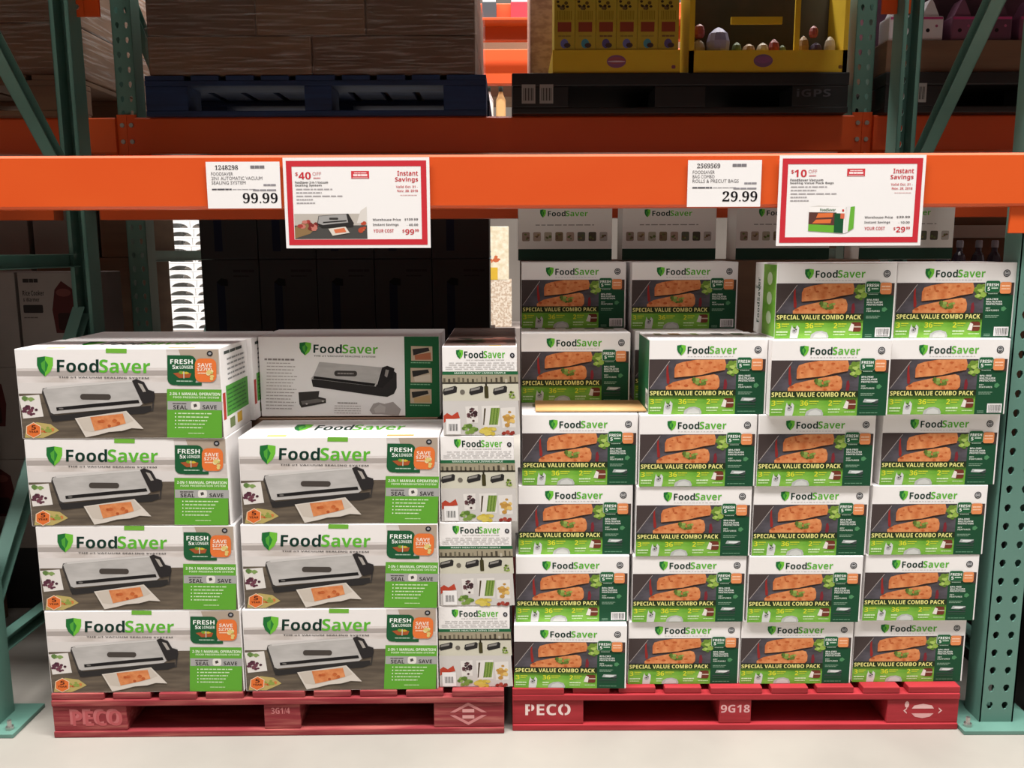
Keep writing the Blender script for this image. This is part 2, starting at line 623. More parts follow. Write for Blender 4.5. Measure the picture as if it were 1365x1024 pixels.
# next level up, above the frame of the picture
beam('rack_beam', 'orange front beam of the rack level above the sign beam', ex0, ex1, -0.032, 2.104, 2.231, g)
beam('rack_beam', 'orange rear beam of the rack level above the sign beam', ex0 + 0.045, ex1 - 0.04, 0.685, 2.104, 2.231, g, face=1)


# ------------------------------------------------------------------ wooden block pallets
def stencil(p, text, x0, y0, x1, y1, col, slits=True):
    p.text(text, x0, y0, x1, y1, col, 'bold')


def pallet(name, label, loc, rz, W, D, H, blockx, wood, worn, deco, group, extra_rot=0):
    t = thing(name, label, 'pallet', loc, rz, group)
    zb, zk, zs = 0.018, H - 0.036, H - 0.018
    # bottom boards along X
    for y0, y1 in ((0, 0.13), (D / 2 - 0.065, D / 2 + 0.065), (D - 0.13, D)):
        one_box('bottom_board', (0, W, y0, y1, 0, zb), worn, t, 0.003)
    # blocks
    blocks = []
    for yi, (y0, y1) in enumerate(((0.004, 0.14), (D / 2 - 0.07, D / 2 + 0.07), (D - 0.14, D - 0.004))):
        for x0, x1 in blockx:
            bl = one_box('block', (x0, x1, y0, y1, zb, zk), wood, t, 0.003)
            if yi == 0:
                blocks.append(bl)
    # boards across, then deck boards running front to back
    for y0, y1 in ((0, 0.14), (D / 2 - 0.07, D / 2 + 0.07), (D - 0.14, D)):
        one_box('stringer_board', (0, W, y0, y1, zk, zs), wood, t, 0.003)
    x = 0.0
    rr = random.Random(len(label))
    ws = [0.14, 0.1, 0.1, 0.1, 0.14, 0.1, 0.1, 0.1, 0.14]
    gap = (W - sum(ws)) / (len(ws) - 1)
    for w in ws:
        one_box('deck_board', (x, x + w, rr.uniform(0, 0.006), D - 0.003, zs, H), wood if rr.random() < 0.6 else worn, t, 0.003)
        x += w + gap
    deco(blocks, t)
    return t


def right_deco(blocks, t):
    p = Print((0, 0.004, 0), (1, 0, 0), (0, 0, 1), (0, -1, 0))
    wht = '#e8d0cc'
    p.text('PECO', 0.035, 0.077, 0.158, 0.044, wht, 'bold')
    for xs in (0.0475, 0.138):                    # stencil bridges
        p.rect(xs, 0.079, xs + 0.004, 0.042, REDWOOD, 2)
    link('stencil', p.data('stencil'), blocks[0])
    p = Print((0, 0.004, 0), (1, 0, 0), (0, 0, 1), (0, -1, 0))
    p.text('9G18', 0.566, 0.073, 0.645, 0.05, '#dba9aa', 'bold')
    link('stencil', p.data('stencil'), blocks[1])
    p = Print((0, 0.004, 0), (1, 0, 0), (0, 0, 1), (0, -1, 0))
    cx, cz = 1.115, 0.054
    p.poly([(cx - 0.03, cz + 0.006), (cx - 0.024, cz + 0.015), (cx, cz + 0.02), (cx + 0.024, cz + 0.015), (cx + 0.03, cz + 0.006)], '#e0b4b2')
    p.poly([(cx - 0.03, cz - 0.008), (cx - 0.02, cz - 0.018), (cx, cz - 0.022), (cx + 0.02, cz - 0.018), (cx + 0.03, cz - 0.008)], '#d9a4a3')
    for s in (-1, 1):
        p.poly([(cx + s * 0.043, cz + 0.009), (cx + s * 0.053, cz), (cx + s * 0.043, cz - 0.009), (cx + s * 0.043, cz - 0.005), (cx + s * 0.048, cz), (cx + s * 0.043, cz + 0.005)], '#e0b4b2')
    p.oval(cx - 0.044, cz + 0.018, 0.006, 0.01, '#e0b4b2', n=8)
    link('stencil', p.data('stencil'), blocks[2])


def left_deco(blocks, t):
    p = Print((0, 0.004, 0), (1, 0, 0), (0, 0, 1), (0, -1, 0))
    p.text('PECO', 0.045, 0.082, 0.178, 0.036, '#bd6a6c', 'bold')
    p.text('PECO', 0.052, 0.076, 0.185, 0.032, '#b3585b', 'bold', 1)
    link('stencil', p.data('stencil'), blocks[0])
    p = Print((0, 0.004, 0), (1, 0, 0), (0, 0, 1), (0, -1, 0))
    p.text('3G1/4', 0.585, 0.08, 0.635, 0.062, '#c47a7a', 'bold')
    link('stencil', p.data('stencil'), blocks[1])
    p = Print((0, 0.004, 0), (1, 0, 0), (0, 0, 1), (0, -1, 0))
    cx, cz = 1.115, 0.057
    c = '#c98484'
    for s in (-1, 1):
        p.poly([(cx - 0.05, cz + s * 0.004), (cx, cz + s * 0.033), (cx + 0.05, cz + s * 0.004), (cx + 0.036, cz + s * 0.004), (cx, cz + s * 0.024), (cx - 0.036, cz + s * 0.004)], c)
        p.rect(cx - 0.016, cz + s * 0.004, cx + 0.016, cz + s * 0.014, '#d39a98')
    link('stencil', p.data('stencil'), blocks[2])


PWID = 1.212
pallet('wooden_pallet', 'worn red wooden block pallet under the vacuum sealer boxes', (-1.236, -0.044, 0), 0.0116, PWID, 1.0, 0.126,
       [(0, 0.197), (0.565, 0.662), (1.022, PWID)], REDWORN, REDWORN, left_deco, 'red block pallets')
pallet('wooden_pallet', 'clean red wooden block pallet stencilled PECO under the combo packs', (-0.002, -0.018, 0), 0, PWID, 1.0, 0.124,
       [(0, 0.193), (0.562, 0.649), (1.018, PWID)], REDWOOD, REDWOOD, right_deco, 'red block pallets')
pallet('wooden_pallet', 'dark blue wooden pallet on the upper beam under wrapped brown cartons', (-1.30, 0.985, 1.770), 0, PWID, 1.0, 0.139,
       [(0, 0.15), (0.565, 0.662), (1.06, PWID)], BLUEWOOD, BLUEWOOD, lambda a, b: None, 'upper level pallets')


# ------------------------------------------------------------------ printed cartons: shared meshes
def carton(W, D, H, m, bulge=0.0):
    b = MB()
    b.box(0, W, 0, D, 0, H, m, 0.0022)
    return b.data('carton')


SALMON = mat('print_salmon', '#c0683a', 0.42, hex2='#dc9460', scale=55, detail=6, lo=0.3, hi=0.68, spec=0.15)
SALMOND = mat('print_salmon_crust', '#a9502b', 0.42, hex2='#c56a38', scale=60, spec=0.15)
SLATE = mat('print_slate', '#3f3a3d', 0.42, hex2='#57535b', scale=16, stretch=(1, 1, 2), spec=0.15)
TABLE = mat('print_table', '#544b42', 0.42, hex2='#6b6053', scale=10, stretch=(1, 1, 8), spec=0.15)
LIME = mat('print_lime', '#619f31', 0.42, hex2='#83b84a', scale=18, stretch=(1, 1, 1.6), spec=0.15)
KITCHEN = mat('print_kitchen', '#c2b9b4', 0.42, hex2='#e4dedd', scale=6, stretch=(1.2, 1, 5), spec=0.15)
SILVER = mat('print_silver', '#a8a5a3', 0.42, hex2='#bdbab8', scale=10, stretch=(1, 1, 3), spec=0.15)

# ---- combo pack -----------------------------------------------------------------
CW, CH, CD = 0.302, 0.190, 0.19
COMBO = carton(CW, CD, CH, WHITEBOARD)


def cmap(x, y):
    return ((x - 40) / 1260.0 * CW, (1 - (y - 140) / 772.0) * CH)


def cprint(base):
    return Print((0, 0, 0), (1, 0, 0), (0, 0, 1), (0, -1, 0), cmap, base)


def combo_prints():
    d = {}
    # picture of the two fillets on slate
    p = cprint(0)
    p.rect(40, 345, 972, 660, SLATE, 0)
    p.poly([(40, 345), (265, 345), (50, 645), (40, 645)], '#453b3a', 1)
    p.poly([(50, 640), (58, 640), (262, 362), (254, 362)], '#a39a98', 2)
    p.poly([(225, 425), (243, 395), (246, 470), (262, 560), (255, 600), (232, 590), (225, 500)], '#8d2a28', 2)
    p.poly([(840, 655), (845, 560), (866, 545), (880, 600), (872, 655)], '#7a2730', 2)
    p.blotches(925, 430, 60, 85, ['#6b8a35', '#8fae4e', '#a9c165', '#55772c'], 26, 28, 2, 3)
    p.poly([(305, 535), (330, 545), (620, 520), (850, 465), (850, 450), (600, 500), (310, 525)], '#2f2422', 3)
    p.poly([(310, 440), (330, 395), (400, 372), (540, 350), (845, 347), (862, 400), (850, 455), (720, 475), (600, 505), (440, 520), (312, 532)], SALMON, 4)
    p.poly([(430, 372), (445, 372), (455, 420), (445, 425)], SALMOND, 5)
    for x, y, rx in ((370, 470, 16), (470, 430, 20), (560, 395, 26), (600, 440, 14), (690, 380, 22), (740, 425, 18), (650, 470, 12), (810, 400, 16), (390, 410, 12)):
        p.oval(x, y, rx, rx * 0.5, SALMOND, 5, 8)
    p.poly([(225, 655), (222, 625), (300, 578), (420, 552), (560, 525), (735, 498), (778, 512), (797, 560), (795, 625), (770, 655)], SALMON, 6)
    p.oval(262, 615, 26, 14, SALMOND, 7, 8)
    for x, y, rx in ((440, 615, 24), (360, 600, 14), (690, 600, 22), (740, 560, 14), (620, 640, 20)):
        p.oval(x, y, rx, rx * 0.6, SALMOND, 7, 8)
    p.blotches(575, 570, 85, 35, ['#5f7431', '#7c9243', '#4d6428', '#93a655'], 20, 20, 8, 5)
    d['picture'] = p.data('combo_picture')
    # header lettering
    p = cprint(1)
    brand(p, 333, 425, 198, 306, 445, 676, 968, 212, 290)
    p.words(448, 314, 935, 319, '#b9b6b6', w=0.06)
    d['logo'] = p.data('combo_logo')
    p = cprint(1)
    p.oval(1195, 250, 38, 38, '#26262a', 1)
    p.oval(1195, 250, 28, 28, '#d9d9da', 2)
    p.oval(1195, 250, 24, 24, '#3a3a40', 3)
    p.text('NSF', 1176, 240, 1214, 260, '#e8e8e8', 'bold', 4)
    d['seal_mark'] = p.data('combo_seal')
    # banner
    p = cprint(2)
    p.rect(40, 655, 972, 732, '#24311c', 9)
    p.rect(40, 716, 972, 732, '#3b5a22', 10)
    p.text('SPECIAL VALUE COMBO PACK', 54, 668, 945, 714, '#e9e58e', 'bold', 11)
    d['banner'] = p.data('combo_banner')
    # contents strip
    p = cprint(0)
    p.rect(40, 732, 972, 910, LIME, 0)
    yl = '#d8dc3a'
    for t, x0, x1 in (('3', 58, 100), ('36', 362, 448), ('2', 664, 702)):
        p.text(t, x0, 752, x1, 806, yl, 'bold', 3)
    for x0, x1 in ((112, 190), (458, 560), (712, 800)):
        p.words(x0, 756, x1, 768, '#c6d23c', 3, 0.4)
        p.words(x0, 780, x1 - 20, 790, '#b7cb3c', 3, 0.4)
    for x0, x1 in ((58, 178), (360, 430), (664, 790)):
        p.words(x0, 836, x1, 850, '#d5ebc0', 3, 0.25)
        p.words(x0, 866, x1 - 10, 878, '#c3e0a8', 3, 0.25)
    p.poly([(203, 908), (208, 830), (222, 770), (232, 800), (262, 815), (275, 772), (300, 800), (296, 860), (285, 908)], '#cfd0cf', 2)
    p.oval(250, 835, 26, 24, '#a9a9a8', 3, 10)
    for x, y in ((247, 830), (268, 818), (250, 800)):
        p.oval(x, y, 9, 8, '#3d3a3a', 4, 7)
    p.poly([(420, 908), (430, 868), (480, 838), (540, 832), (595, 850), (615, 890), (610, 908)], '#b3b5b3', 2)
    p.poly([(450, 905), (470, 865), (530, 845), (585, 870), (590, 905)], '#c9cbc8', 3)
    p.rrect(845, 745, 955, 842, 22, '#6e3527', 3)
    p.poly([(822, 830), (850, 755), (880, 770), (870, 838)], '#e3ddd6', 4)
    p.rect(880, 786, 955, 798, '#c9b7a8', 5)
    p.words(835, 866, 950, 876, '#c3e0a8', 3, 0.2)
    d['contents_strip'] = p.data('combo_strip')
    # dark panel on the right
    p = cprint(0)
    p.rect(972, 345, 1282, 910, '#1b4a31', 0)
    p.rect(1240, 345, 1282, 470, '#4a3a36', 1)
    w = '#e6ece6'
    p.text('BPA-FREE', 1000, 506, 1125, 524, w, 'bold', 2)
    p.text('MULTILAYER', 1000, 532, 1168, 550, w, 'bold', 2)
    p.text('PROTECTION', 1000, 557, 1170, 574, w, 'bold', 2)
    p.text('KEY', 1002, 600, 1050, 614, '#cfdccf', 'bold', 2)
    p.text('FEATURES', 1002, 622, 1142, 639, '#cfdccf', 'bold', 2)
    p.poly([(1165, 600), (1195, 588), (1222, 612), (1192, 640), (1165, 632)], '#4f8a5e', 2)
    p.words(1000, 680, 1150, 687, '#8fae97', 2, 0.15)
    p.words(1000, 697, 1130, 704, '#8fae97', 2, 0.15)
    d['info_panel'] = p.data('combo_panel')
    p = cprint(2)
    p.poly([(1028, 772), (1045, 738), (1190, 742), (1180, 780)], '#a9b0ae', 3)
    p.poly([(1060, 764), (1070, 748), (1165, 750), (1160, 770)], '#dfe3e2', 4)
    p.poly([(1120, 776), (1190, 752), (1196, 772), (1170, 790)], '#3e4746', 5)
    p.rect(998, 800, 1192, 812, '#3b4a45', 3)
    p.rect(998, 828, 1190, 838, '#33503f', 3)
    p.words(998, 876, 1190, 886, '#5e8a6e', 3, 0.2)
    d['roll_picture'] = p.data('combo_roll')
    p = cprint(2)
    p.rect(1105, 800, 1262, 895, '#e6e4e4', 3)
    rr = random.Random(4)
    x = 1118
    while x < 1248:
        wv = rr.choice((3, 5, 8))
        p.rect(x, 812, x + wv, 876, '#2a2a2a', 4)
        x += wv + rr.choice((4, 5, 8))
    p.words(1118, 882, 1246, 890, '#555555', 4, 0.1)
    p.words(1000, 872, 1070, 880, '#6f957c', 3, 0.3)
    p.words(1000, 888, 1070, 896, '#6f957c', 3, 0.3)
    d['barcode_label'] = p.data('combo_barcode')
    p = cprint(4)
    p.rrect(972, 322, 1132, 448, 24, '#cfdad0', 12)
    p.rrect(977, 327, 1130, 446, 22, '#1e5a37', 13)
    p.text('FRESH', 990, 352, 1115, 383, '#eef4ee', 'bold', 14)
    p.text('5', 1000, 392, 1026, 428, '#eef4ee', 'bold', 14)
    p.words(1040, 396, 1110, 408, '#c7dccb', 14, 0.5)
    p.words(1010, 455, 1110, 462, '#9fbba6', 14, 0.3)
    p.rrect(1132, 340, 1250, 458, 20, '#e08c58', 13)
    p.words(1145, 372, 1235, 386, '#f3c9ab', 14, 0.4)
    p.words(1145, 402, 1235, 416, '#eebb97', 14, 0.4)
    d['fresh_badge'] = p.data('combo_badge')
    # left and right end panels and the lid
    p = Print((0, CD, 0), (0, -1, 0), (0, 0, 1), (-1, 0, 0))
    p.rect(0.004, 0.004, CD - 0.004, CH - 0.004, '#25633f')
    p.rect(0.14, 0.012, 0.178, 0.06, '#dfe3df', 1)
    for k in range(6):
        p.rect(0.143 + 0.0055 * k, 0.02, 0.146 + 0.0055 * k, 0.05, '#2a2a2a', 2)
    d['side_green'] = p.data('combo_side')
    p = Print((0, CD, 0), (0, -1, 0), (0, 0, 1), (-1, 0, 0))
    p.rect(0.004, 0.004, CD * 0.42, CH - 0.004, '#e6e6e2')
    p.rect(CD * 0.42, 0.004, CD - 0.002, CH - 0.004, LIME)
    p.text('FoodSaver', 0.01, 0.13, 0.06, 0.12, '#163f33', 'bold', 1)
    v, f, _ = text_mesh('FoodSaver', 'bold')
    p.b.mesh([p.at(0.052 - 0.024 * bb, 0.03 + 0.12 * aa, 2) for aa, bb in v], f, ink('#1e4a35'))
    for k, zz in enumerate((0.05, 0.1, 0.15)):
        p.oval(0.135, zz, 0.022, 0.017, '#cfe3bd', 1, 10)
    d['side_lime'] = p.data('combo_side_b')
    p = Print((0, 0, CH), (1, 0, 0), (0, 1, 0), (0, 0, 1))
    for k, (u, w) in enumerate(((0.03, 0.02), (0.07, 0.03), (0.13, 0.018), (0.185, 0.03), (0.24, 0.03))):
        p.rrect(u, 0.1, u + w, 0.15, 0.006, ('#8c8a72', '#a58a6a', '#9fb27a', '#8f8f8f', '#6f7d60')[k])
    p.words(0.03, 0.05, 0.27, 0.056, '#b5b5b0', w=0.12)
    d['lid_print'] = p.data('combo_lid')
    return d


CP = combo_prints()
ORD = ['bottom', 'second', 'third', 'fourth', 'fifth', 'sixth']
COLN = ['leftmost', 'second', 'third', 'rightmost']


def combo(x, y, z0, z1, rz, label, barcode=False, side=None, lid=False, group='stacked combo pack boxes'):
    o = link('combo_pack_box', COMBO, None, (x, y, z0))
    o.scale = (1, 1, (z1 - z0 - 0.0006) / CH)
    o.rotation_euler = (0, 0, rz)
    tag(o, label, 'box', group)
    for k in ('picture', 'logo', 'seal_mark', 'banner', 'contents_strip', 'info_panel', 'fresh_badge'):
        link(k, CP[k], o)
    link('barcode_label' if barcode else 'roll_picture', CP['barcode_label' if barcode else 'roll_picture'], o)
    if side:
        link('side_panel', CP[side], o)
    if lid:
        link('lid_print', CP['lid_print'], o)
    return o


ZT = [0.124, 0.305, 0.491, 0.682, 0.873, 1.069, 1.260]
RX = [[0.003, 0.313, 0.617, 0.926], [0.009, 0.320, 0.628, 0.940], [0.016, 0.326, 0.634, 0.946], [0.026, 0.331, 0.637, 0.962], [0.026, 0.352, 0.656, 0.963], [0.029, 0.343, 0.668, 0.975]]
RY = [[-0.012, 0.004, 0.004, 0.012], [0.004, 0.000, -0.004, 0.004], [0.014, -0.002, 0.0, 0.002], [0.014, -0.004, -0.005, 0.004], [0.18, 0.004, -0.026, -0.012], [0.318, 0.282, 0.0, 0.008]]
RZ = [[-0.022, 0.004, 0.002, 0.006], [0.003, 0.002, 0.0, 0.0], [0.0, 0.0, 0.0, 0.003], [0.0, 0.0, 0.0, 0.0], [0.004, -0.006, 0.004, 0.002], [0, 0, 0, 0.004]]
BAR = {(1, 0), (4, 3), (5, 0), (5, 1), (5, 2), (5, 3)}
SPECIAL = {
    (4, 0): 'combo pack box set back behind the tan cardboard sheet',
    (4, 1): 'combo pack box with dark green side showing, second column, fifth row up',
    (5, 0): 'shaded combo pack box at top left, set back under the sign beam',
    (5, 1): 'shaded combo pack box at top, just left of the lime-sided one',
    (5, 2): 'top front combo pack box with its lime green side panel showing',
    (5, 3): 'top right front combo pack box touching the teal post',
}
for r in range(6):
    for c in range(4):
        lab = SPECIAL.get((r, c), 'salmon fillet combo pack box in the %s row up, %s of four columns' % (ORD[r], COLN[c]))
        if r == 0 and (r, c) not in SPECIAL:
            lab = 'salmon fillet combo pack box resting on the red pallet, %s of four' % COLN[c]
        combo(RX[r][c], RY[r][c], ZT[r], ZT[r + 1], RZ[r][c], lab, (r, c) in BAR,
              'side_green' if (r, c) == (4, 1) else 'side_lime' if (r, c) == (5, 2) else None, (r, c) in ((4, 1), (3, 0), (4, 0)))
combo(0.345, 0.212, ZT[4], ZT[5], 0, 'combo pack box hidden behind the green-sided one, under the shaded top box')

# plain cartons that fill the middle of each load
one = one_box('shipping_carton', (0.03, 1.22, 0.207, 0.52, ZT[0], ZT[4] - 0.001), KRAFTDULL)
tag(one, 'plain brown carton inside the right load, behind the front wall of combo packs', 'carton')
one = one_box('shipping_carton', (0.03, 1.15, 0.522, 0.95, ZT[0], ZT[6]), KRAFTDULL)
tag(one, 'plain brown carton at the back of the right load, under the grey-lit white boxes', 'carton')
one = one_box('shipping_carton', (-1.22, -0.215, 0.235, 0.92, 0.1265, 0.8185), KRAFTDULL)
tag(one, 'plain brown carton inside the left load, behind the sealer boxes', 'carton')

# white boxes on the back row, under the beam
TW, TD, TH = 0.292, 0.12, 0.185
TB = carton(TW, TD, TH, mat('dull_white_board', '#d8d3cd', 0.5))
p = Print((0, 0, 0), (1, 0, 0), (0, 0, 1), (0, -1, 0))
p.rect(0, 0.001, TW, 0.036, '#20382c')
link_band = p.data('foot_band')
p = Print((0, 0, 0), (1, 0, 0), (0, 0, 1), (0, -1, 0))
brand(p, 0.068, 0.086, 0.157, 0.132, 0.092, 0.147, 0.216, 0.153, 0.136)
link_logo = p.data('back_logo')
p = Print((0, 0, 0), (1, 0, 0), (0, 0, 1), (0, -1, 0))
p.words(0.054, 0.108, 0.236, 0.111, '#8d8983', w=0.08)
link_tag = p.data('back_tagline')
p = Print((0, 0, 0), (1, 0, 0), (0, 0, 1), (0, -1, 0))
for k, c in enumerate(('#8d7a6c', '#a08d7e', '#a29a86', '#7b6a4e', '#a58f80', '#5d5c4f', '#4d463a', '#a39c94')):
    u = 0.012 + 0.0345 * k
    p.rrect(u, 0.06, u + 0.024, 0.088, 0.004, c)
    p.blotches(u + 0.012, 0.074, 0.008, 0.008, ['#6a5242', '#8e7a4f', '#5f6b3c'], 4, 0.004, 1, k)
link_pics = p.data('food_pictures')
for k, x in enumerate((0.021, 0.345, 0.70, 1.085)):
    o = link('white_box', TB, None, (x, 0.53, ZT[6] + 0.001))
    tag(o, ('dim white storage bag box under the beam, left of the four in the back row', 'dim white storage bag box in the back row under the lower price tag',
            'dim white storage bag box partly behind the ten dollar sign, left of its middle', 'dim white storage bag box behind the right edge of the ten dollar sign')[k], 'box', 'white boxes in the back row')
    link('foot_band', link_band, o)
    link('logo', link_logo, o)
    link('tagline', link_tag, o)
    link('food_pictures', link_pics, o)

# cardboard sheet on the fourth row
b = MB()
b.box(0, 0.295, 0, 0.15, 0, 0.0035, KRAFTLIGHT)
o = b.build('cardboard_sheet')
o.location = (0.062, 0.034, ZT[4] + 0.0028)
o.rotation_euler = (0, 0, -0.01)
tag(o, 'flat tan cardboard sheet lying between two combo pack rows', 'cardboard')

# ---- vacuum sealer box ----------------------------------------------------------
SW, SH, SD = 0.515, 0.232, 0.225
SEALER = carton(SW, SD, SH, WHITEBOARD)


def smap(x, y):
    v = (y - (88 - 18 * (x - 20) / 1170.0)) / 504.0
    u = (x - (20 + 50 * v)) / (1170.0 - 25 * v)
    return (u * SW, (1 - v) * SH)


def sp(base=0):
    return Print((0, 0, 0), (1, 0, 0), (0, 0, 1), (0, -1, 0), smap, base)


def sealer_prints():
    d = {}
    p = sp()
    # kitchen picture: blurred wall, counter, table, the appliance and the food
    F = Print((0, 0, 0), (1, 0, 0), (0, 0, 1), (0, -1, 0))
    F.rect(0.002, 0.118, SW - 0.002, SH - 0.002, KITCHEN, 0)
    F.rect(0.002, SH - 0.05, SW * 0.74, SH - 0.002, '#e9e5e4', 1)
    F.rect(0.002, 0.163, SW * 0.74, 0.176, '#a8a09c', 1)
    F.rect(0.002, 0.118, SW * 0.75, 0.146, '#d5d0ce', 1)
    F.poly([(SW * 0.83, 0.17), (SW * 0.99, 0.165), (SW - 0.003, SH - 0.003), (SW * 0.80, SH - 0.003)], '#ab9c8d', 1)
    F.rect(0.002, 0.002, SW - 0.002, 0.118, TABLE, 2)
    p.b = F.b
    p.poly([(50, 350), (165, 340), (190, 462), (75, 475)], '#dcd7d3', 4)
    p.blotches(100, 370, 32, 14, ['#7f9a5a', '#5f7d44'], 6, 14, 5, 2)
    p.blotches(112, 430, 40, 22, ['#5a3140', '#72424f', '#472633'], 18, 11, 5, 3)
    p.poly([(85, 583), (92, 520), (150, 495), (230, 505), (278, 540), (240, 560), (190, 583)], '#b7a566', 5)
    p.blotches(200, 540, 45, 18, ['#b4502c', '#c77a44', '#8a9a4a'], 9, 13, 6, 4)
    # appliance
    p.poly([(180, 330), (185, 305), (205, 300), (260, 470), (640, 425), (805, 408), (810, 330), (820, 345), (812, 425), (640, 445), (255, 492), (225, 455)], '#3b3735', 6)
    p.poly([(225, 455), (240, 490), (640, 448), (760, 440), (800, 425), (800, 395), (740, 400), (260, 455)], '#2c2a2a', 6.5)
    p.poly([(186, 312), (205, 297), (450, 272), (692, 252), (712, 300), (752, 385), (735, 398), (480, 425), (248, 448), (232, 440)], SILVER, 8)
    p.poly([(205, 297), (450, 272), (692, 252), (696, 262), (452, 284), (212, 308)], '#c9c6c4', 9)
    p.rrect(398, 332, 572, 364, 15, '#453f3b', 10)
    p.poly([(262, 410), (500, 384), (728, 362), (735, 380), (500, 404), (265, 428)], '#1d1b1c', 10)
    p.oval(290, 416, 14, 5, '#6d6a68', 11, 8)
    p.poly([(692, 256), (715, 246), (760, 262), (785, 305), (818, 315), (822, 345), (812, 372), (760, 385), (742, 358), (715, 305)], '#2a2728', 10)
    p.poly([(725, 268), (750, 275), (772, 315), (755, 318)], '#a8a29c', 11)
    # bag with the fillet
    p.poly([(368, 470), (660, 425), (757, 525), (690, 522), (635, 538), (560, 545), (500, 562), (430, 577)], '#d3cbc2', 12)
    p.poly([(380, 474), (655, 430), (700, 480), (650, 500), (470, 545), (420, 540)], '#c5bbb0', 13)
    p.poly([(455, 462), (640, 440), (657, 495), (600, 512), (480, 540)], SALMON, 14)
    p.blotches(560, 490, 60, 28, [SALMOND], 6, 12, 15, 3)
    d['picture'] = p.data('sealer_picture')
    p = sp(4)
    brand(p, 152, 243, 126, 238, 265, 502, 795, 140, 213)
    d['logo'] = p.data('sealer_logo')
    p = sp(4)
    p.text('THE #1 VACUUM SEALING SYSTEM', 275, 236, 788, 246, '#4c4a49', 'bold', 5)
    d['tagline'] = p.data('sealer_tagline')
    p = sp(2)
    p.rect(543, 78, 662, 104, '#6fae3c', 4)
    d['green_tab'] = p.data('sealer_tab')
    p = sp(4)
    p.rrect(893, 112, 1057, 278, 34, '#1c5634', 5)
    p.rect(893, 112, 950, 180, '#1c5634', 5.4)
    p.poly([(935, 262), (1088, 262), (1088, 279), (950, 280)], '#1c5634', 4.6)
    p.text('FRESH', 910, 134, 1038, 160, '#eef4ee', 'bold', 7)
    p.text("5x", 922, 166, 958, 188, '#eef4ee', 'bold', 7)
    p.text('LONGER', 964, 168, 1040, 186, '#dbe8dc', 'bold', 7)
    p.poly([(925, 212), (990, 203), (1030, 212), (1020, 235), (960, 238)], '#a2532f', 7)
    p.blotches(985, 212, 28, 8, ['#c9b13f', '#6f9a3a'], 5, 9, 8, 2)
    p.rect(985, 200, 989, 240, '#cfdccf', 9)
    p.words(945, 252, 1035, 258, '#a9c3ae', 7, 0.2)
    d['fresh_badge'] = p.data('sealer_badge')
    p = sp(4)
    p.rrect(1050, 128, 1172, 258, 32, '#df7439', 7)
    p.text('SAVE', 1066, 154, 1146, 174, '#f6e2d2', 'bold', 9)
    p.text('$2700', 1062, 178, 1146, 200, '#f6e2d2', 'bold', 9)
    p.words(1066, 206, 1120, 213, '#f0c5a6', 9, 0.4)
    p.blotches(1140, 220, 18, 26, ['#d9c278', '#b9b86a', '#e4d6a2'], 8, 12, 9, 6)
    d['savings_badge'] = p.data('sealer_savings')
    p = sp(4)
    p.oval(1135, 100, 17, 15, '#232327', 5)
    p.oval(1135, 100, 9, 7, '#9a9aa0', 6)
    d['seal_mark'] = p.data('sealer_seal')
    p = sp(4)
    p.rect(890, 300, 1200, 574, '#5fa335', 5)
    p.text('2-IN-1 MANUAL OPERATION', 905, 318, 1192, 334, '#e9f3df', 'bold', 6)
    p.text('FOOD PRESERVATION SYSTEM', 925, 340, 1185, 351, '#d6e9c6', 'bold', 6)
    p.rect(893, 368, 1205, 416, '#a4a3a2', 6)
    p.text('SEAL', 925, 390, 1006, 413, '#2f2d2d', 'bold', 7)
    p.text('SAVE', 1092, 388, 1172, 411, '#2f2d2d', 'bold', 7)
    p.words(922, 378, 1000, 384, '#56524f', 7, 0.3)
    p.rrect(1026, 370, 1078, 414, 12, '#dfdbd6', 7)
    p.poly([(1040, 385), (1056, 380), (1062, 395), (1044, 402)], '#4a4644', 8)
    for k in range(5):
        y = 436 + k * 20
        p.oval(938, y, 4, 4, '#e9f3df', 6, 6)
        p.words(952, y - 3, 1145 - 14 * k, y + 3, '#cfe6bd', 6, 0.1, k)
    p.words(1010, 545, 1100, 550, '#b7d79f', 6, 0.2)
    d['feature_panel'] = p.data('sealer_panel')
    p = sp(6)
    p.oval(134, 540, 48, 46, '#e9cdb0', 9, 6, 0.52)
    p.oval(134, 540, 43, 41, '#d96f35', 10, 6, 0.52)
    p.text('5', 122, 512, 148, 536, '#4a1e12', 'bold', 11)
    p.text('YEAR', 108, 542, 162, 554, '#4a1e12', 'bold', 11)
    d['warranty_badge'] = p.data('sealer_warranty')
    # right end panel
    p = Print((SW, 0, 0), (0, 1, 0), (0, 0, 1), (1, 0, 0))
    q = SD
    for k in range(5):
        p.words(0.05, 0.195 - 0.013 * k, q - 0.03, 0.2 - 0.013 * k, '#8f8f90', 1, 0.16, k)
    p.words(0.03, 0.212, q - 0.05, 0.22, '#39413d', 1, 0.3)
    p.rect(0.03, 0.05, q - 0.012, 0.13, '#4f9a3c', 1)
    for k in range(6):
        p.words(0.04, 0.06 + 0.011 * k, q - 0.03, 0.064 + 0.011 * k, '#2f6a2f', 2, 0.2, k)
    p.rect(0.004, 0.045, 0.024, 0.115, '#b03a2e', 1)
    p.rect(0.11, 0.018, 0.15, 0.045, '#d0a63a', 1)
    p.rect(0.05, 0.016, 0.09, 0.042, '#6b7a4f', 1)
    d['end_panel'] = p.data('sealer_end')
    # lid
    p = Print((0, 0, SH), (1, 0, 0), (0, 1, 0), (0, 0, 1))
    brand(p, 0.115, 0.16, 0.165, 0.075, 0.175, 0.275, 0.415, 0.155, 0.085)
    p.rect(0.07, 0.008, 0.12, 0.028, '#d9c258')
    p.rect(0.38, 0.008, 0.45, 0.028, '#c58a4e')
    p.words(0.15, 0.014, 0.36, 0.022, '#a8a5a2', w=0.1)
